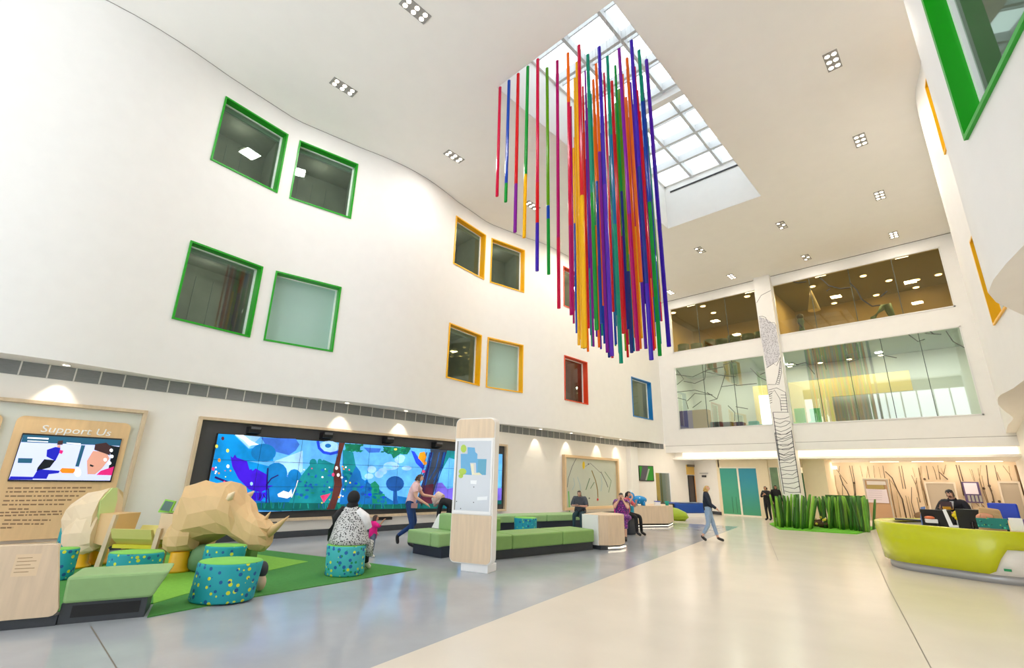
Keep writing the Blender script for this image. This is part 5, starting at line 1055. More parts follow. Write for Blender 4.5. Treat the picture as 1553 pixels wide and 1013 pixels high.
MB().grid([[off(k, -.25, .7), off(k, -1.15, .7), off(k, -1.15, .74), off(k, -.25, .74)] for k in range(6, N_)], 0, False, True, True).build('worktop', mat('worktop_white', (232, 232, 226), .4), t)
A = MB()
kk = min(range(N_), key=lambda k: abs(FP[k]-1526)); 
p = FP; a = FV(1523, 866, (BP[kk][0], BP[kk][1], 0)+NRM[kk]*.03 if False else Vector((BP[kk][0], BP[kk][1], 0))+NRM[kk]*.03, NRM[kk]); dd = Vector((-NRM[kk].y, NRM[kk].x, 0)); 
if dd.x < 0: dd = -dd
A.prism([a+Vector((0, 0, -.0)), a+dd*.1+Vector((0, 0, -.0)), a+dd*.1+Vector((0, 0, .04)), a+Vector((0, 0, .04))], NRM[kk]*.012); A.build('green_label', mat('sticker_green', (20, 150, 90), .5), t)
# things on and behind the desk
def monitor(c, w, h, rz, label, tilt=.12, zt=.74):
    c = Vector(c); t = thing('computer_monitor', label, 'monitor', (c.x, c.y, zt), 0, 'monitors on the reception desk')
    R = Matrix.Rotation(rz, 3, 'Z') @ Matrix.Rotation(tilt, 3, 'X')
    MB().box(c, (w, .04, h), R=R).build('case', BLACK, t, bevel=.008); 
    MB().box(c+R @ Vector((0, .022, 0)), (w*.94, .004, h*.92), R=R).build('screen', mat('screen_dark', (30, 40, 60), .1), t)
    MB().tube([c+R @ Vector((0, -.03, -.05)), Vector((c.x, c.y-.06, zt+.02))], .025, 8).build('neck', BLACK, t)
    MB().box((c.x, c.y-.06, zt+.01), (.24, .2, .02), rz).build('foot', BLACK, t)
    return t
m1 = FY(1421, 786, 14.45); monitor((m1.x, m1.y, m1.z), .52, .36, .15, 'black monitor seen from behind, at the receptionist end of the desk')
m2 = FY(1473, 787, 14.2); monitor((m2.x, m2.y, m2.z), .44, .38, .1, 'black monitor seen from behind with a dark blue panel, in the middle of the desk')
p = FY(1475, 788, 14.1); 
c = FY(1440, 796, 14.15); t = thing('document_stand', 'white angled document stand between the two black monitors', 'stand', (c.x, c.y, .915))
MB().prism([FY(1429, 773, 14.2), FY(1434, 772, 14.2), FY(1446, 798, 14.1), FY(1440, 799, 14.1)], (0, .05, 0)).build('upright', WGL2, t); MB().prism([FY(1440, 797, 14.1), FY(1454, 797, 14.1), FY(1454, 800, 14.1), FY(1440, 800, 14.1)], (0, .2, 0)).build('tray', WGL2, t)
def boxat(name, px0, px1, py0, py1, Y, dep, rgb, label, cat, **k):
    a = FY(px0, py1, Y); b = FY(px1, py0, Y); return solo(name, MB().bx(a.x, b.x, Y, Y+dep, a.z, b.z), mat('bx_%d_%d_%d' % rgb, rgb, .5), label, cat, bevel=.006)
def desk_z(name, px0, px1, py0, Y, dep, rgb, label, cat, z=.74):
    a = FY(px0, py0, Y); b = FY(px1, py0, Y); return solo(name, MB().bx(a.x, b.x, Y, Y+dep, z, (a.z+b.z)/2), mat('bx_%d_%d_%d' % rgb, rgb, .5), label, cat, bevel=.006)
desk_z('white_card_holder', 1529, 1550, 786, 13.28, .1, (244, 244, 246), 'plain white card holder standing on the lime ledge', 'card holder', .915)
desk_z('purple_box', 1551, 1556, 788, 13.5, .14, (128, 108, 170), 'purple box beside the white card holder', 'box', .915)
desk_z('white_box', 1447, 1457, 775, 14.55, .12, (238, 238, 240), 'small white box behind the yellow flowers', 'box')
c = FY(1455, 782, 14.3); t = thing('yellow_flower', 'yellow paper flower standing between the monitors', 'flower', (c.x, c.y, .74))
MB().tube([(c.x, c.y, .74), (c.x, c.y, c.z-.02)], .012, 6).build('stem', BLD[1], t)
for k in range(6): q = c+Vector((.07*math.cos(k*PI/3), 0, .06*math.sin(k*PI/3))); MB().ball(q, (.055, .03, .045), 0, 8, 6).build('petal', mat('petal_yellow', (244, 218, 20), .5), t)
c = FY(1524, 779, 14.3); a = FY(1511, 786, 14.3)
t = thing('office_chair', 'royal blue chair back rising behind the desk near the white card holder', 'chair', (c.x, 14.9, 0))
MB().box((c.x, 14.9, c.z+.02), (.46, .07, .34), R=Matrix.Rotation(-.15, 3, 'X')).build('backrest', mat('chair_royal_blue', (22, 66, 200), .4), t, bevel=.03)
MB().box((c.x, 15.15, .46), (.46, .44, .08)).build('seat', mat('chair_royal_blue', (22, 66, 200), .4), t, bevel=.03); MB().tube([(c.x, 14.9, c.z-.1), (c.x, 14.95, .46)], .025, 6).build('back_post', BLACK, t); MB().lathe([(.26, 0), (.03, .06), (.03, .43)], (c.x, 15.15, 0), 12).build('base', BLACK, t)
BAGP = dots('teal_printed_bag', (14, 126, 118), [((60, 190, 150), .22), ((140, 210, 60), .12), ((10, 84, 84), .2)], 12.0)
for k, (px, Y, lab, w) in enumerate(((1492, 13.75, 'dark teal printed gift bag behind the monitor on the desk', .22), (1512, 13.6, 'bright teal printed gift bag beside the blue chair', .26))):
    a = FY(px, 786, Y); t = thing('gift_bag', lab, 'bag', (a.x, Y, .915), 0, 'printed gift bags on the desk')
    zt = a.z+.0; MB().grid([[(a.x-w/2, Y-.06, .915), (a.x+w/2, Y-.06, .915), (a.x+w/2, Y+.06, .915), (a.x-w/2, Y+.06, .915)], [(a.x-w/2-.01, Y-.05, zt), (a.x+w/2+.01, Y-.05, zt), (a.x+w/2+.01, Y+.05, zt), (a.x-w/2-.01, Y+.05, zt)]], 0, False, True, True).build('bag_body', BAGP, t)
    MB().tube([(a.x-.05, Y, zt), (a.x-.04, Y, zt+.07), (a.x+.04, Y, zt+.07), (a.x+.05, Y, zt)], .006, 5).build('handle', mat('bag_handle', (210, 180, 130), .6), t)
a = FY(1497, 780, 14.0); t = thing('paper_bundle', 'tan and peach wrapped bundle behind the teal gift bags', 'bundle', (a.x, 14.0, .74))
MB().prism([(a.x-.2, 14.0, .74), (a.x+.24, 14.0, .74), (a.x+.2, 14.0, a.z+.1), (a.x-.1, 14.0, a.z+.14)], (0, .16, 0)).build('wrap', mat('wrap_tan', (206, 170, 122), .7), t, bevel=.03); MB().ball((a.x-.04, 13.97, a.z-.06), (.14, .06, .08)).build('peach_fold', mat('wrap_peach', (230, 160, 126), .7), t)
a = FY(1410, 778, 14.3); t = thing('desk_phone', 'white and orange desk telephone leaning at the desk end of the first monitor', 'telephone', (a.x, 14.3, .915)); MB().box((a.x, 14.3, .955), (.2, .12, .08), .3).build('base', WGL2, t, bevel=.01); MB().ball((a.x-.02, 14.28, 1.02), (.09, .05, .035)).build('handset', mat('phone_orange', (226, 120, 70), .5), t)
a = FY(1399, 775, 14.6); solo('brochure', MB().prism([FY(1396, 786, 14.6), FY(1404, 786, 14.6), FY(1403, 768, 14.6), FY(1396, 769, 14.6)], (0, .02, 0)).prism([FY(1396, 786, 14.6), FY(1404, 786, 14.6), (FY(1404, 786, 14.6).x, 14.6, .74), (FY(1396, 786, 14.6).x, 14.6, .74)], (0, .06, 0)), mat('brochure_blue', (110, 140, 200), .5), 'upright pale blue brochure at the corner of the first monitor', 'brochure')
a = FY(1360, 788, 14.9); solo('keyboard', MB().bx(a.x-.02, a.x+.75, 14.75, 14.95, .91, .945), BLACK, 'flat black tray lying along the lime ledge near the grass', 'tray', bevel=.006)
# ---- feature wall: twigs, panels, posters
YFW = 31.9
t = thing('twig_mural', 'row of bare brown twigs embedded in the glowing cream wall behind reception', 'mural', (-2.5, YFW, 0))
TW = [mat('twig_brown', (132, 106, 74), .7, noise=.15), mat('twig_dark', (96, 78, 62), .7, noise=.15), mat('twig_tan', (186, 162, 122), .7, noise=.1)]
def q8(*p): return [(1290+x/4.22, 660+y/4.22) for x, y in p]
def q6(*p): return [(1240+x/7.794, 690+y/7.792) for x, y in p]
def q7(*p): return [(1390+x/7.79, 690+y/7.79) for x, y in p]
T = [(q6((375, 125), (420, 330), (440, 480)), 3, 1), (q6((405, 125), (440, 330), (450, 480)), 3, 1), (q6((500, 125), (530, 260)), 1.5, 2), (q6((590, 130), (580, 270)), 1.5, 2), (q6((590, 140), (615, 270)), 1.5, 0), (q6((660, 125), (675, 270)), 2, 0), (q6((720, 140), (750, 275)), 2, 2), (q6((770, 125), (795, 275)), 2.5, 1), (q6((800, 195), (880, 270), (940, 410), (1000, 520), (1050, 750)), 5, 1), (q6((850, 290), (900, 350), (940, 410)), 3, 2), (q6((845, 280), (880, 480), (930, 740)), 4, 0), (q6((820, 420), (890, 740)), 7, 0), (q6((840, 380), (900, 620), (920, 740)), 5, 2),
     (q6((960, 130), (1010, 400)), 2.5, 1), (q6((990, 125), (1040, 400)), 2.5, 1), (q6((1040, 480), (1100, 750)), 3, 0), (q6((1070, 490), (1130, 750)), 2.5, 2), (q6((1110, 380), (1110, 560), (1150, 700)), 3, 1), (q6((935, 430), (985, 740)), 3.5, 2), (q6((1110, 240), (1160, 350)), 2, 1), (q6((1170, 270), (1160, 350), (1215, 560)), 2.5, 0), (q6((1120, 150), (1150, 260)), 1.5, 2), (q6((1190, 150), (1215, 300), (1240, 420)), 2, 0), (q6((150, 240), (200, 400), (215, 480)), 3, 0), (q6((205, 240), (215, 360), (250, 480)), 4, 2), (q6((260, 130), (250, 200)), 2, 0), (q6((200, 140), (280, 250), (350, 340)), 2.5, 0), (q6((260, 240), (300, 350), (350, 430), (375, 490)), 5, 1), (q6((290, 340), (295, 480)), 2.5, 0), (q6((430, 330), (435, 480)), 2, 1), (q6((245, 430), (270, 490)), 3, 2),
     (q7((25, 150), (60, 320), (130, 600)), 3, 0), (q7((50, 130), (45, 320), (100, 560), (160, 760)), 3, 2), (q7((115, 125), (145, 290)), 3, 1), (q7((190, 130), (215, 190), (240, 290)), 2.5, 0), (q7((250, 120), (280, 290)), 2.5, 0), (q7((260, 195), (310, 240), (370, 290)), 4, 1), (q7((345, 115), (320, 230)), 2, 0), (q7((285, 150), (320, 230)), 2, 2), (q7((465, 115), (530, 350), (560, 480)), 4, 1), (q7((500, 120), (550, 310)), 3.5, 1), (q7((625, 165), (680, 310)), 1.5, 2), (q7((650, 170), (690, 310)), 1.5, 0), (q7((725, 155), (750, 300), (800, 460), (850, 600)), 2.5, 0), (q7((760, 120), (740, 290), (790, 430)), 2.5, 2), (q7((770, 240), (810, 440), (860, 600)), 2.5, 0), (q7((825, 120), (850, 340), (900, 480), (930, 640)), 4.5, 1), (q7((860, 360), (890, 430)), 3, 1), (q7((920, 120), (960, 300)), 2.5, 1), (q7((950, 200), (990, 300)), 2, 0), (q7((1020, 125), (1100, 230), (1125, 300)), 2, 0), (q7((1090, 130), (1105, 240)), 1.5, 2), (q7((1165, 120), (1215, 300), (1270, 480)), 9, 0), (q7((1195, 120), (1260, 330)), 8, 2), (q7((640, 570), (660, 640)), 5, 0), (q7((700, 570), (880, 720)), 3, 1), (q7((760, 570), (830, 650)), 3, 0), (q7((0, 300), (40, 560)), 2, 0), (q7((5, 500), (60, 760)), 3, 1)]
for ln, w, m in T:
    pts = [FY(x, y, YFW) for x, y in ln]; w3 = w*.0068
    MB().tube([(p.x, YFW+.01, p.z) for p in pts], [max(.01, w3*(.6+.4*k/(len(pts)-1))) for k in range(len(pts))], 6).build('twig', TW[m], t)
for x, y, r in ((160, 350, 6), (430, 330, 5)): p = FY(*q6((x, y))[0], YFW); MB().ball(p, .06).build('knot', TW[1], t)
for x, y in ((860, 365), (95, 285), (978, 550), (905, 560), (795, 395)): p = FY(*q7((x, y))[0], YFW); MB().ball(p, (.05, .03, .06)).build('knot', TW[1], t)
p = FY(1398, 783, YFW); MB().ball((p.x, YFW, p.z), (.3, .06, .2)).build('nest', TW[0], t)
mpx = FY(1262, 712, 31.9); MB().bx(mpx.x-.25, mpx.x+.25, 31.82, 31.86, mpx.z+.02, mpx.z+.18).build('lit_niche', mat('niche_white', (250, 246, 236), .4, emit=1.0), t)
def panel(px0, px1, pyt, zb, Y, rgb, frame, name, lab, cat):
    a = FY(px0, pyt, Y); b = FY(px1, pyt, Y); zt = (a.z+b.z)/2; t = thing(name, lab, cat, ((a.x+b.x)/2, Y, zb))
    MB().bx(a.x, b.x, Y, Y+.06, zb, zt).build('panel', mat('pn_%d_%d_%d' % rgb, rgb, .6), t)
    mb = MB(); w = .07; mb.bx(a.x, a.x+w, Y-.03, Y, zb, zt); mb.bx(b.x-w, b.x, Y-.03, Y, zb, zt); mb.bx(a.x+w, b.x-w, Y-.03, Y, zt-w, zt); mb.build('frame', frame, t)
    return t, a, b, zt
STONE = mat('stone_frame', (226, 214, 196), .5); SILV = mat('satin_frame', (188, 178, 162), .4)
panel(1401, 1448, 731, .4, 31.66, (184, 172, 154), STONE, 'wall_panel', 'beige framed panel on the twig wall behind the receptionist', 'wall panel')
panel(1512, 1546, 730, .4, 31.66, (182, 170, 152), STONE, 'wall_panel', 'beige framed panel on the twig wall closest to the corner by the right wall'.replace('the right wall', 'the wall end'), 'wall panel')
t, a, b, zt = panel(1308, 1346, 726, .02, 30.6, (186, 150, 116), SILV, 'notice_stand', 'tall framed notice stand behind the grass blades beside the desk', 'notice stand')
A = MB(); Y = 30.55
for (x0, y0, x1, y1), m in (((585, 310, 800, 350), 0), ((588, 357, 782, 402), 1), ((590, 405, 815, 560), 2)):
    pa = FY(*q6((x0, y1))[0], Y); pb = FY(*q6((x1, y0))[0], Y); A.bx(max(pa.x, a.x+.07), min(pb.x, b.x-.07), Y, Y+.04, pa.z, pb.z, m)
for k in range(5): pa = FY(*q6((600, 425+k*25))[0], Y); A.bx(pa.x, pa.x+.55, Y-.006, Y, pa.z, pa.z+.015, 3)
A.build('notice', [mat('n_grey', (206, 200, 196), .5), mat('n_olive', (160, 142, 84), .5), mat('n_lilac', (214, 204, 214), .5), mat('n_line', (170, 160, 176), .5)], t)
a = FY(1458, 762, 31.7); b = FY(1488, 731, 31.7); x0, x1 = FY(1460, 740, 31.7).x, FY(1486, 740, 31.7).x; z0, z1 = a.z, b.z
t = thing('poster', 'purple bordered poster with a white sheet on the twig wall above the monitors', 'poster', ((x0+x1)/2, 31.85, z0))
MB().bx(x0, x1, 31.7, 31.75, z0, z1).build('board', mat('poster_purple', (88, 70, 116), .5), t); MB().bx(x0+.06, x1-.08, 31.68, 31.7, z0+(z1-z0)*.42, z1-.05).build('sheet', mat('poster_sheet', (236, 226, 242), .5), t)
mb = MB()
for k in range(4): mb.bx(x0+.1+k*.13, x0+.18+k*.13, 31.67, 31.7, z0+.06, z0+(z1-z0)*.36)
mb.build('leaflets', mat('leaflet_grey', (166, 164, 158), .5), t)
MB().bx((x0+x1)/2-.2, (x0+x1)/2-.14, 31.7, 31.75, .0, z0).bx((x0+x1)/2+.14, (x0+x1)/2+.2, 31.7, 31.75, .0, z0).build('posts', SILV, t)
# linear lamps in the lower ceiling
for px0, px1, nm in ((1320, 1363, 'first linear lamp in the low ceiling, above the notice stand'), (1383, 1431, 'middle linear lamp in the low ceiling over the twig wall'), (1450, 1521, 'longest linear lamp in the low ceiling, towards the wall end')):
    a = FZ(px0, 701, 2.85); b = FZ(px1, 701, 2.85); Y = 30.6; xa = FY(px0, 701, Y).x; xb = FY(px1, 701, Y).x
    t = thing('linear_ceiling_light', nm, 'lamp', ((xa+xb)/2, Y, 2.83), 0, 'linear lamps over the twig wall')
    MB().bx(xa-.04, xb+.04, Y-.14, Y+.14, 2.83, 2.85).build('housing', RIM, t); MB().bx(xa, xb, Y-.1, Y+.1, 2.815, 2.83).build('diffuser', mat('linear_glow', (255, 238, 208), .4, emit=3.0), t)
# picture beyond the end of the facing wall
t = thing('wall_poster', 'grey poster in a mauve frame on the plain wall beside the viewer', 'poster', (1.28, 14, 1.6))
MB().bx(1.27, 1.3, 11.5, 16.6, .9, 3.3).build('board', mat('poster_greybeige', (196, 184, 170), .5), t); MB().bx(1.25, 1.3, 16.6, 16.7, .9, 3.35).build('frame_edge', mat('mauve_edge', (130, 104, 116), .5), t)
# ================================================================== PEOPLE
SKIN = mat('skin_light', (224, 176, 150), .55); SKIN2 = mat('skin_warm', (206, 154, 124), .55); HAIRB = mat('hair_black', (30, 24, 24), .5, noise=.2, nscale=40); HAIRBR = mat('hair_brown', (66, 46, 38), .5, noise=.2, nscale=40); HAIRBL = mat('hair_blonde', (206, 170, 92), .5, noise=.2, nscale=40)
EYEM = mat('eye_dark', (30, 26, 26), .3); LIPM = mat('lip', (196, 116, 108), .5)
BASE = {'pelvis': (0, 0, .95), 'spine': (0, 0, 1.1), 'chest': (0, 0, 1.27), 'neckb': (0, -.01, 1.41), 'neck': (0, .0, 1.475), 'headc': (0, .02, 1.56), 'headt': (0, .01, 1.645)}
RAD = {'pelvis': .125, 'spine': .112, 'chest': .125, 'neckb': .07, 'neck': .05, 'headc': .088, 'headt': .066, 'sh': .06, 'el': .042, 'wr': .028, 'palm': .032, 'hip': .09, 'kn': .056, 'an': .038, 'toe': .032, 'heel': .034}
def arm(sx_, sh, el, wr): return {'sh': sh, 'el': el, 'wr': wr}
def skin_mesh(verts, edges, radii, roots, sub=1):
    me = bpy.data.meshes.new('sk'); bm = bmesh.new(); ly = bm.verts.layers.skin.verify(); vs = []
    for v, r, k in zip(verts, radii, range(len(verts))):
        b = bm.verts.new(v); rr = r if isinstance(r, tuple) else (r, r); b[ly].radius = rr; b[ly].use_root = k in roots; vs.append(b)
    for a, b in edges: bm.edges.new((vs[a], vs[b]))
    bm.to_mesh(me); bm.free()
    o = bpy.data.objects.new('sk', me); COL.objects.link(o)
    o.modifiers.new('s', 'SKIN').use_smooth_shade = True
    sb_ = o.modifiers.new('b', 'SUBSURF'); sb_.levels = sub; sb_.render_levels = sub
    dg = bpy.context.evaluated_depsgraph_get(); out = bpy.data.meshes.new_from_object(o.evaluated_get(dg)); bpy.data.objects.remove(o)
    return out
def segd(p, a, b):
    ab = b-a; t = max(0, min(1, (p-a).dot(ab)/max(ab.length_squared, 1e-9))); return (p-(a+ab*t)).length, t
def person(label, loc, rz, J, skin, clothes, hair=None, s=1.0, w=1.0, head_dir=(0, 1, 0), curl=.5, veil=None, name='person', hs=1.0):
    """J: joint overrides in a local frame (x right, y forward, z up, metres for a 1.7 m adult); s scales everything"""
    j = {k: Vector(v) for k, v in BASE.items()}; j.update({k: Vector(v) for k, v in J.items()})
    t = thing(name, label, 'person', loc, rz)
    names = ['pelvis', 'spine', 'chest', 'neckb', 'neck', 'headc', 'headt']; V_ = [j[n] for n in names]; R_ = [RAD[n]*(w if n in ('pelvis', 'spine', 'chest') else (hs if 'head' in n else 1)) for n in names]; E_ = [(k, k+1) for k in range(6)]; bones = [('torso', 0, 1), ('torso', 1, 2), ('torso', 2, 3), ('neck', 3, 4), ('head', 4, 5), ('head', 5, 6)]
    roots = {0}; hd = Vector(head_dir).normalized(); up = (j['headt']-j['neck']).normalized(); hd = (hd-up*hd.dot(up)).normalized()
    side = hd.cross(up)
    def add(p, r, par, bone):
        V_.append(Vector(p)); R_.append(r); k = len(V_)-1
        if par is not None: E_.append((par, k)); bones.append((bone, par, k))
        return k
    add(j['headc']+(hd*.055-up*.045)*hs, .05*hs, 5, 'head')
    nose = add(j['headc']+(hd*.098-up*.012)*hs, .014*hs, 5, 'head')
    fing = []
    for sd in ('L', 'R'):
        sg = -1 if sd == 'L' else 1
        D = {'sh': (sg*.165, -.005, 1.37), 'el': (sg*.215, -.03, 1.1), 'wr': (sg*.225, .04, .87), 'hip': (sg*.085, 0, .9), 'kn': (sg*.095, .03, .49), 'an': (sg*.1, -.02, .08), 'toe': (sg*.115, .14, .03)}
        for k in D:
            if sd+k in J: D[k] = J[sd+k]
        sh = add(D['sh'], .06*w, 2, 'shoulder'); el = add(D['el'], RAD['el'], sh, 'uarm'); wr = add(D['wr'], RAD['wr'], el, 'farm')
        fd = (V_[wr]-V_[el]).normalized(); hdv = Vector(J.get(sd+'hand', fd)).normalized()
        pm = add(V_[wr]+hdv*.075, .03, wr, 'hand')
        hip = add(D['hip'], RAD['hip']*w, 0, 'hip'); kn = add(D['kn'], RAD['kn'], hip, 'thigh'); an = add(D['an'], RAD['an'], kn, 'shin')
        toe = add(D['toe'], .032, an, 'foot')
        # fingers: five separate little chains rooted inside the palm
        sw = hdv.cross(Vector((0, 0, 1)) if abs(hdv.z) < .85 else Vector((0, 1, 0))).normalized(); dn = hdv.cross(sw)*(1 if hdv.cross(sw).z < 0 or abs(hdv.z) > .85 else -1)
        for q, (o_, ln) in enumerate(((-.027, .062), (-.009, .074), (.009, .07), (.026, .054))):
            r0 = V_[pm]+sw*o_*.8-hdv*.01; a1 = r0+hdv*ln*.55+sw*o_*.25+dn*.01*curl; a2 = a1+(hdv*(1-curl*.6)+dn*curl*.9).normalized()*ln*.5
            k0 = add(r0, .009, None, ''); roots.add(k0); k1 = add(a1, .0085, k0, 'hand'); add(a2, .0065, k1, 'hand')
        k0 = add(V_[wr]+hdv*.04+sw*-.022*sg, .01, None, ''); roots.add(k0); k1 = add(V_[wr]+hdv*.07+sw*-.046*sg+dn*.012, .0095, k0, 'hand'); add(V_[wr]+hdv*.098+sw*-.05*sg+dn*.022, .007, k1, 'hand')
    me = skin_mesh(V_, E_, R_, roots)
    if s != 1.0:
        pass
    me.name = 'body'; me.materials.clear(); me.materials.append(skin)
    lab = []
    for p in me.polygons:
        c = p.center; best = ('torso', 9, 0)
        for bn, a, b in bones:
            d, tt = segd(c, V_[a], V_[b]); ra = R_[a]+(R_[b]-R_[a])*tt; d = d/max(ra, .02) if bn != 'hand' else d/.02
            if d < best[1]: best = (bn, d, tt, a)
        sidec = 'L' if c.x < 0 else 'R'
        lab.append((best[0], best[2] if len(best) > 2 else 0, c, sidec))
    def part(nm, m, test, offv, solid=.0):
        sel = [p for p, l in zip(me.polygons, lab) if test(l)]
        if not sel: return None
        vid = {}; vs = []; fs = []
        for p in sel:
            f = []
            for v in p.vertices:
                if v not in vid: vid[v] = len(vs); q = me.vertices[v]; vs.append(tuple((q.co+q.normal*(offv(q.co) if callable(offv) else offv))*s))
                f.append(vid[v])
            fs.append(f)
        m2 = bpy.data.meshes.new(nm); m2.from_pydata(vs, [], fs); m2.materials.append(m)
        for p in m2.polygons: p.use_smooth = True
        m2.update(); o = bpy.data.objects.new(nm, m2); COL.objects.link(o); o.parent = t
        return o
    hc = j['headc']
    for nm, m, spec, ofs in clothes:
        for sd in (('L', 'R') if nm == 'shoe' else ('LR',)):
            part(nm, m, (lambda l, spec=spec, sd=sd: l[3] in sd and any(l[0] == b and lo <= l[1] <= hi for b, lo, hi in spec)), ofs)
    if hair:
        hm, ln = hair
        def ht(l):
            if l[0] != 'head': return False
            d = l[2]-hc; f = d.dot(hd); u = d.dot(up)
            d = d/hs; f = d.dot(hd); u = d.dot(up); return (u > .035 and f < .09) or (f < .01 and u > -.075) or (u > .062)
        part('hair', hm, ht, .014)
        if ln:
            mb = MB(); rows = []
            for k in range(6):
                f = k/5; c = hc-hd*(.05+.03*f)-up*(-.02+ln*f); ww = .085*(1-.25*f); rows.append([tuple((c+side*ww*math.cos(2*PI*q/10)+hd*.045*(1-.2*f)*math.sin(2*PI*q/10))*s) for q in range(10)])
            mb.grid(rows, 0, True, True, True).build('long_hair', hm, t, local=True)
    if veil:
        part('head_scarf', veil, lambda l: (l[0] in ('head', 'neck')) and not (l[0] == 'head' and (l[2]-hc).dot(hd) > .045 and (l[2]-hc).dot(up) < .05 and abs((l[2]-hc).dot(side)) < .062), .02)
    if s != 1.0:
        for v in me.vertices: v.co *= s
    for p in me.polygons: p.use_smooth = True
    b = bpy.data.objects.new('body', me); COL.objects.link(b); b.parent = t
    for sg in (-1, 1):
        MB().ball(tuple((hc+(hd*.083+side*.03*sg+up*.018)*hs)*s), (.011*s, .011*s, .007*s), 0, 8, 6).build('eye', EYEM, t, local=True)
    MB().ball(tuple((hc+(hd*.094-up*.05)*hs)*s), (.016*s, .008*s, .0045*s), 0, 8, 6).build('mouth', LIPM, t, local=True)
    return t, j
TEE = lambda m: ('shirt', m, [('torso', 0, 1), ('shoulder', 0, 1), ('hip', 0, .3), ('uarm', 0, .75), ('neck', 0, .12)], .014)
LSH = lambda m, n='jacket': (n, m, [('torso', 0, 1), ('shoulder', 0, 1), ('hip', 0, .6), ('uarm', 0, 1), ('farm', 0, .92), ('neck', 0, .3)], .018)
SHO2 = None
TRO = lambda m, hi=.95: ('trousers', m, [('hip', 0, 1), ('thigh', 0, 1), ('shin', 0, hi)], .011)
SHO = lambda m: ('shoe', m, [('foot', 0, 1), ('shin', .93, 1)], .012)
CLM = {k: mat('cloth_'+k, v, .8, noise=.08, nscale=14) for k, v in {'pink': (232, 194, 196), 'jean': (26, 62, 118), 'black': (24, 24, 28), 'hot': (232, 16, 140), 'greyblue': (98, 112, 136), 'slate': (70, 76, 84), 'navy': (30, 40, 56), 'pale_jean': (150, 176, 206), 'suit': (32, 32, 42), 'white': (240, 240, 242), 'cream': (232, 206, 190), 'tealdark': (28, 60, 70)}.items()}
SHB = mat('shoe_black', (26, 26, 28), .4); SHW = mat('shoe_pale', (226, 222, 214), .5)
# walking woman in a pink blouse
f = FZ(617, 829)
wl, _ = person('woman in a pale pink blouse and blue jeans striding along the video wall', (f.x, f.y, 0), math.radians(-46),
    {'pelvis': (0, 0, .97), 'spine': (0, .03, 1.12), 'chest': (0, .09, 1.29), 'neckb': (0, .12, 1.43), 'neck': (0, .15, 1.49), 'headc': (0, .19, 1.57), 'headt': (0, .18, 1.655),
     'Lsh': (-.165, .1, 1.39), 'Lel': (-.2, .26, 1.16), 'Lwr': (-.12, .5, 1.14), 'Rsh': (.165, .1, 1.39), 'Rel': (.2, .16, 1.12), 'Rwr': (.14, .4, .98),
     'Lhip': (-.085, 0, .92), 'Lkn': (-.09, .14, .52), 'Lan': (-.09, -.27, .22), 'Ltoe': (-.09, -.24, .05), 'Rhip': (.085, 0, .92), 'Rkn': (.09, .1, .5), 'Ran': (.09, .06, .08), 'Rtoe': (.1, .22, .03)},
    SKIN, [('blouse', CLM['pink'], [('torso', 0, 1), ('shoulder', 0, 1), ('hip', 0, .7), ('uarm', 0, .6)], .022), TRO(CLM['jean']), SHO(SHB)], (HAIRBR, .1), s=1.02, head_dir=(0, 1, -.5))
MB().tube([(.14*1.02, .3, .99), (.14, .33, .99)], .04, 10).build('watch', SHB, wl, local=True)
MB().box((.2, .14, .95), (.06, .15, .11), .2).build('handbag', mat('bag_mauve', (170, 128, 130), .6), wl, local=True)
# toddler
f = FZ(562, 845)
person('toddler in a hot pink top and grey leggings reaching up with one hand', (f.x, f.y, 0), math.radians(-20),
    {'pelvis': (0, 0, .78), 'spine': (0, .0, .95), 'chest': (0, .0, 1.12), 'neckb': (0, 0, 1.25), 'neck': (0, 0, 1.29), 'headc': (0, .03, 1.41), 'headt': (0, .01, 1.54), 'Lsh': (-.17, 0, 1.22), 'Lel': (-.24, .08, 1.0), 'Lwr': (-.22, .2, .86), 'Rsh': (.17, 0, 1.22), 'Rel': (.3, .14, 1.14), 'Rwr': (.4, .26, 1.34),
     'Lhip': (-.09, 0, .74), 'Lkn': (-.1, .03, .4), 'Lan': (-.1, 0, .08), 'Ltoe': (-.11, .13, .035), 'Rhip': (.09, 0, .74), 'Rkn': (.1, .03, .4), 'Ran': (.1, 0, .08), 'Rtoe': (.11, .13, .035)},
    SKIN2, [('top', CLM['hot'], [('torso', 0, 1), ('shoulder', 0, 1), ('hip', 0, .8), ('uarm', 0, 1), ('farm', 0, .3)], .035), TRO(CLM['greyblue'], .6), SHO(SHW)], (HAIRBR, 0), s=.54, w=1.2, hs=1.45)
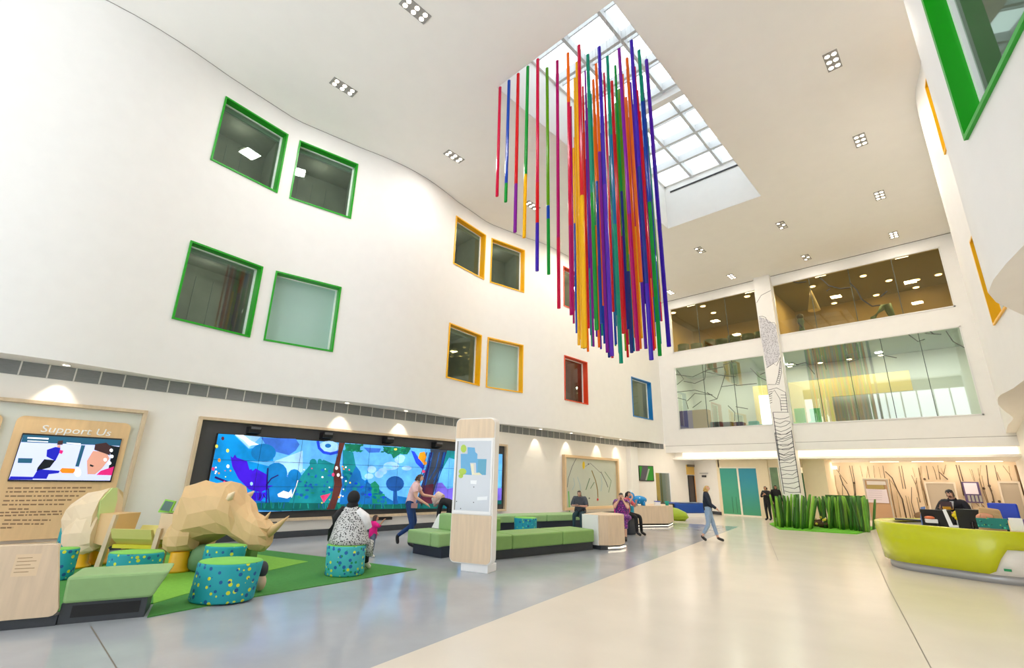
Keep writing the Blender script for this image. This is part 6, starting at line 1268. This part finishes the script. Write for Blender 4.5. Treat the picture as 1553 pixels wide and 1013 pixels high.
# woman in head scarf on the aqua stool
ROBE = dots('robe_black_white', (206, 206, 206), [((30, 30, 34), .28), ((26, 26, 30), .26), ((40, 40, 44), .24)], 26.0)
cs = FZ(522, 872); cs = Vector((cs.x, cs.y, 0))
sw_, _ = person('seated woman in a black head scarf and black and white patterned robe, seen from behind', (cs.x, cs.y, 0), math.radians(38),
    {'pelvis': (0, 0, .6), 'spine': (0, .02, .76), 'chest': (0, .03, .94), 'neckb': (0, .03, 1.08), 'neck': (0, .04, 1.14), 'headc': (0, .06, 1.23), 'headt': (0, .05, 1.32), 'Lsh': (-.17, .02, 1.04), 'Lel': (-.24, .1, .8), 'Lwr': (-.12, .3, .7), 'Rsh': (.17, .02, 1.04), 'Rel': (.24, .1, .8), 'Rwr': (.12, .3, .7),
     'Lhip': (-.1, .03, .57), 'Lkn': (-.12, .42, .52), 'Lan': (-.12, .46, .1), 'Ltoe': (-.13, .6, .035), 'Rhip': (.1, .03, .57), 'Rkn': (.16, .46, .52), 'Ran': (.18, .48, .1), 'Rtoe': (.2, .62, .035)},
    SKIN2, [LSH(CLM['black'], 'dress'), TRO(CLM['black']), SHO(SHW)], None, veil=CLM['black'])
rows = []
for z, rx_, ry_, oy in ((1.12, .07, .07, .03), (1.07, .15, .1, .02), (1.02, .21, .13, .02), (.9, .25, .17, .02), (.75, .28, .22, .03), (.6, .32, .29, .05), (.5, .36, .36, .09)):
    rows.append([(rx_*math.cos(2*PI*q/20)*(1+.03*math.sin(q*3)), oy+ry_*math.sin(2*PI*q/20)*(1+.03*math.cos(q*5)), z+.0) for q in range(20)])
MB().grid(rows, 0, True, True, True).build('patterned_robe', ROBE, sw_, local=True)
MB().grid([[(.08, .36, .56), (.26, .34, .54), (.28, .5, .5), (.1, .55, .52)], [(.1, .4, .28), (.26, .38, .24), (.28, .52, .24), (.12, .54, .28)]], 0, True, True, True).build('robe_hem', ROBE, sw_, local=True)
MB().tube([(-.12, -.02, 1.06), (-.26, .02, .9), (-.32, .08, .7), (-.36, .12, .52)], [.07, .1, .09, .07], 10).build('black_sleeve', CLM['black'], sw_, local=True)
MB().ball((0, .035, 1.25), (.108, .118, .125), 0, 16, 10).build('scarf_crown', CLM['black'], sw_, local=True)
MB().ball((0, .02, 1.12), (.1, .1, .08)).build('scarf_fold', CLM['black'], sw_, local=True)
MB().tube([(.12, -.03, 1.05), (.25, .02, .93), (.3, .1, .75)], [.06, .085, .07], 10).build('white_sleeve', CLM['white'], sw_, local=True)
# bending person behind the sofa
f = FZ(672, 822)
bp, _ = person('person in a pale pink head scarf and black top bending over behind the green sofa', (f.x, f.y+.1, 0), math.radians(100),
    {'pelvis': (0, -.25, .82), 'spine': (0, -.12, .93), 'chest': (0, .06, 1.0), 'neckb': (0, .2, 1.03), 'neck': (0, .26, 1.02), 'headc': (0, .35, 1.0), 'headt': (0, .43, .98), 'Lsh': (-.17, .1, .99), 'Lel': (-.2, .14, .72), 'Lwr': (-.14, .22, .5), 'Rsh': (.17, .1, .99), 'Rel': (.2, .14, .72), 'Rwr': (.14, .22, .5),
     'Lhip': (-.09, -.22, .8), 'Lkn': (-.1, .05, .46), 'Lan': (-.1, -.12, .08), 'Ltoe': (-.11, .03, .03), 'Rhip': (.09, -.22, .8), 'Rkn': (.1, .05, .46), 'Ran': (.1, -.12, .08), 'Rtoe': (.11, .03, .03)},
    SKIN, [LSH(CLM['black'], 'top'), TRO(CLM['black']), SHO(SHB)], None, head_dir=(0, .3, -1), veil=CLM['cream'])
MB().tube([(0, .2, 1.1), (0, .34, 1.13), (0, .47, 1.02), (.04, .5, .86)], [.08, .13, .12, .05], 12).build('scarf_drape', CLM['cream'], bp, local=True)
# seated woman in the dark tee looking at her phone
def seated(zs, fwd=.0, kn=.44): return {'pelvis': (0, 0, zs+.1), 'spine': (0, .0, zs+.26), 'chest': (0, .03, zs+.43), 'neckb': (0, .05, zs+.57), 'neck': (0, .07, zs+.63), 'headc': (0, .11, zs+.71), 'headt': (0, .11, zs+.8), 'Lhip': (-.09, .03, zs+.07), 'Lkn': (-.12, kn, zs+.04), 'Lan': (-.12, kn+.02, .09), 'Ltoe': (-.13, kn+.16, .03), 'Rhip': (.09, .03, zs+.07), 'Rkn': (.12, kn, zs+.04), 'Ran': (.12, kn+.02, .09), 'Rtoe': (.13, kn+.16, .03), 'Lsh': (-.17, .03, zs+.53), 'Rsh': (.17, .03, zs+.53)}
p = FZ(880, 782, .5); face = math.atan2(-(0-p.x), (0-p.y)) if False else math.atan2(p.x, -p.y)
J = seated(.5); J.update({'Lel': (-.24, .1, .8), 'Lwr': (-.04, .3, .82), 'Rel': (.24, .1, .8), 'Rwr': (.06, .3, .84), 'Lhand': (1, .2, 0), 'Rhand': (-1, .2, 0)})
pt, _ = person('woman in a dark grey tee on the green bench, looking down at a phone', (p.x, p.y, 0), math.radians(205), J, SKIN, [('tee', CLM['slate'], [('torso', 0, 1), ('shoulder', 0, 1), ('hip', 0, .5), ('uarm', 0, .9)], .03), TRO(CLM['tealdark']), SHO(SHB)], (HAIRBR, 0), w=1.25, head_dir=(0, .8, -.6))
MB().box((.01, .36, .85), (.16, .09, .012), 0).build('phone', BLACK, pt, local=True)
# woman in the patterned dress behind the maple end
FLOR = dots('floral_purple', (110, 46, 130), [((226, 60, 170), .26), ((36, 30, 70), .24), ((240, 200, 230), .16)], 16.0)
p = FZ(922, 790, .5); J = seated(.5); J.update({'Lel': (-.2, .26, .86), 'Lwr': (-.06, .2, 1.1), 'Rel': (.2, .26, .86), 'Rwr': (.06, .2, 1.1), 'Lhand': (.3, -.2, 1), 'Rhand': (-.3, -.2, 1)})
pt, _ = person('woman in a purple floral dress with hands at her face, behind the maple end', (p.x+.25, p.y+.4, 0), math.radians(205), J, SKIN, [('dress', FLOR, [('torso', 0, 1), ('shoulder', 0, 1), ('hip', 0, 1), ('thigh', 0, 1), ('shin', 0, .5), ('uarm', 0, .3)], .03), SHO(SHB)], (HAIRB, 0), w=1.25)
MB().ball((0, .3, .62), (.3, .24, .12)).build('skirt_fold', FLOR, pt, local=True)
q = FZ(940, 775, .72); q = Vector((q.x-.1, q.y-.5, .72))
MB().ball((q.x+.1, q.y+.5, .74), (.17, .2, .24), 0, 16, 10).build('pink_shawl', CLM['hot'], pt)
# dark haired woman by the help desk
f = FZ(947, 809); J = seated(.52); J.update({'Lel': (-.22, .2, .84), 'Lwr': (-.08, .34, 1.0), 'Rel': (.22, .2, .84), 'Rwr': (.06, .3, 1.12), 'Rhand': (-.2, -.2, 1)})
CORAL = mat('cloth_coral', (226, 110, 116), .8)
f = FZ(944, 811); f = Vector((f.x, f.y+.3, 0))
person('woman with long black hair and a coral top, seated by the help desk', (f.x, f.y, 0), math.radians(-95), J, SKIN, [TEE(CORAL), TRO(CLM['black']), SHO(SHB)], (HAIRB, .3))
t = thing('bench_stool', 'dark square stool under the woman with long black hair', 'stool', (f.x, f.y, 0)); MB().box((f.x, f.y, .25), (.42, .42, .5)).build('body', NAVYB, t, bevel=.03)
# blonde walker
f = FZ(1078, 821)
person('blonde person in a navy jacket and rolled pale jeans walking across the cream floor', (f.x, f.y, 0), math.radians(-70),
    {'Lel': (-.22, -.1, 1.12), 'Lwr': (-.22, .02, .9), 'Rel': (.2, .08, 1.1), 'Rwr': (.16, .24, .98), 'Lkn': (-.09, .12, .49), 'Lan': (-.09, .22, .09), 'Ltoe': (-.1, .38, .04), 'Rkn': (.09, -.02, .49), 'Ran': (.09, -.24, .13), 'Rtoe': (.1, -.12, .03)},
    SKIN, [LSH(CLM['navy']), TRO(CLM['pale_jean'], .7), SHO(SHB)], (HAIRBL, .12), s=.945, w=1.15)
# two dark figures by the glazed doors
f = FZ(1167, 789)
person('person all in black with folded hands standing by the teal doors', (f.x, f.y, 0), math.radians(165), {'Lel': (-.22, .1, 1.12), 'Lwr': (-.06, .18, 1.25), 'Rel': (.22, .1, 1.12), 'Rwr': (.06, .2, 1.2), 'Lhand': (.6, .2, .6), 'Rhand': (-.6, .2, .6)}, SKIN2, [LSH(CLM['black'], 'tunic'), TRO(CLM['black']), SHO(SHB)], (HAIRB, .1), s=.93, w=1.1)
f = FZ(1182, 789)
person('person in a black head scarf and black robe half hidden by the grass blades', (f.x, f.y, 0), math.radians(220), {}, SKIN2, [('robe', CLM['black'], [('torso', 0, 1), ('shoulder', 0, 1), ('hip', 0, 1), ('thigh', 0, 1), ('shin', 0, .9), ('uarm', 0, 1), ('farm', 0, .95), ('neck', 0, 1)], .03), SHO(SHB)], None, s=.96, w=1.15, veil=CLM['black'])
# receptionist
p = FY(1448, 760, 15.3)
J = {'pelvis': (0, -.06, .9), 'spine': (0, .0, 1.05), 'chest': (0, .06, 1.22), 'neckb': (0, .1, 1.36), 'neck': (0, .12, 1.42), 'headc': (0, .17, 1.5), 'headt': (0, .17, 1.59), 'Lsh': (-.18, .06, 1.32), 'Lel': (-.26, .16, 1.07), 'Lwr': (-.04, .34, 1.08), 'Rsh': (.18, .06, 1.32), 'Rel': (.3, .14, 1.08), 'Rwr': (.16, .4, 1.2), 'Lhand': (.8, .5, .2), 'Rhand': (-.3, .6, .5)}
pr, _ = person('receptionist in a black suit and white collar standing behind the lime desk', (p.x-.02, 15.4, 0), math.radians(170), J, SKIN, [LSH(CLM['suit']), TRO(CLM['suit']), SHO(SHB), ('collar', CLM['white'], [('neck', 0, .55)], .02)], (HAIRB, 0), w=1.1, head_dir=(.25, 1, -.35), s=1.02)
MB().grid([[(-.035, .185, 1.36), (.035, .185, 1.36), (.03, .2, 1.34), (-.03, .2, 1.34)], [(-.01, .2, 1.2), (.01, .2, 1.2), (.01, .21, 1.2), (-.01, .21, 1.2)]], 0, True, True, True).build('shirt_front', CLM['white'], pr, local=True)
t = thing('dark_folder', 'dark maroon folder held by the receptionist', 'folder', (p.x-.3, 15.0, 1.1)); c = FY(1435, 766, 14.9); MB().box(tuple(c), (.2, .03, .15), .1).build('cover', mat('folder_maroon', (64, 36, 44), .5), t); MB().box((c.x+.02, c.y-.03, c.z-.06), (.2, .02, .06), .6).build('yellow_band', mat('folder_yellow', (214, 160, 40), .5), t)
# ================================================================== LIGHT
W = bpy.data.worlds.new('world'); SC.world = W; W.use_nodes = True
bg = W.node_tree.nodes['Background']; bg.inputs[0].default_value = (.9, .95, 1.0, 1)
# bright overcast sky above, lower half added brighter to lift the ceiling
wt = W.node_tree; tcw = wt.nodes.new('ShaderNodeTexCoord'); spw = wt.nodes.new('ShaderNodeSeparateXYZ'); mrw = wt.nodes.new('ShaderNodeMapRange')
mrw.inputs[1].default_value = -.12; mrw.inputs[2].default_value = .05; mrw.inputs[3].default_value = 4.3; mrw.inputs[4].default_value = 2.45
wt.links.new(tcw.outputs['Generated'], spw.inputs[0]); wt.links.new(spw.outputs[2], mrw.inputs[0]); wt.links.new(mrw.outputs[0], bg.inputs[1])
WARM = (1.0, .86, .70)
# recessed ceiling lights
for x in GX:
    for y in GYS:
        if SX0-.2 < x < SX1+.2 and SY0 < y < SY1: continue
        if x > -1 and y < 12: continue
        lamp('AREA', (x, y, H-.04), (20 if y > 22 else 70 if y > 18 else 92) if y > 10 else 60, (1, .9, .78) if y > 10 else (1, .96, .93), .5)
# wall washers in the soffit
for y in (.6, 6.9, 9.0, 15.9, 18.1, 20.6, 22.4):
    t = thing('wall_washer', 'small round wall washer in the soffit %s' % {.6: 'above the Support Us panel', 6.9: 'above the middle of the video wall', 9.0: 'over the kite end of the video wall', 15.9: 'past the end of the video wall', 18.1: 'over the near edge of the framed artwork', 20.6: 'over the far half of the framed artwork', 22.4: 'nearest the white pier'}[y], 'ceiling light', (-13.45, y, ZS), 0, 'wall washers over the panels')
    MB().lathe([(.09, -.012), (.09, 0)], (-13.38, y, ZS), 14).build('trim_ring', RIM, t); MB().lathe([(.06, -.016), (.06, -.013)], (-13.38, y, ZS), 12).build('lens', CLG, t)
    lamp('SPOT', (-13.36, y, ZS-.05), 34, (1, .88, .7), .03, (-13.72, y, 2.2), math.radians(64), .5)
# low ceiling zone
for x in (-11, -9, -4.6, -2.5, -.6): lamp('AREA', (x, 29.0, 2.78), 17, WARM, 1.2, sy=.3)
for x in (-4.5, -2.6, -.8, .6): lamp('AREA', (x, 31.2, 2.75), 5, WARM, .8, aim=(x, 32, 1.4), sy=.2)
lamp('AREA', (-6.0, 26.72, 3.1), 20, WARM, 13, aim=(-6.0, 26.72, 0), sy=.15)
lamp('AREA', (-11.4, 25.0, 3.6), 16, WARM, .6); lamp('AREA', (-12.6, 22.5, 3.62), 10, WARM, .4)  # added area lamps with no fixture, warming the far left wall
# upper rooms
for x in (-11, -9, -5, -3, -1): lamp('AREA', (x, 29, 11.85), 120, (1, .82, .56), .5)
for x in (-11, -8.5, -5.5, -3, -.5): lamp('AREA', (x, 29, 8.25), 75, (1, .95, .84), .8)
# ================================================================== VIEW
SC.view_settings.view_transform = 'Standard'; SC.view_settings.look = 'None'; SC.view_settings.exposure = EXPO; SC.view_settings.gamma = 1; SC.view_settings.use_curve_mapping = False
SC.cycles.use_denoising = True; SC.cycles.max_bounces = 10; SC.cycles.diffuse_bounces = 5; SC.cycles.glossy_bounces = 4; SC.cycles.transparent_max_bounces = 24; SC.cycles.sample_clamp_indirect = 8.0; SC.cycles.caustics_reflective = False; SC.cycles.caustics_refractive = False
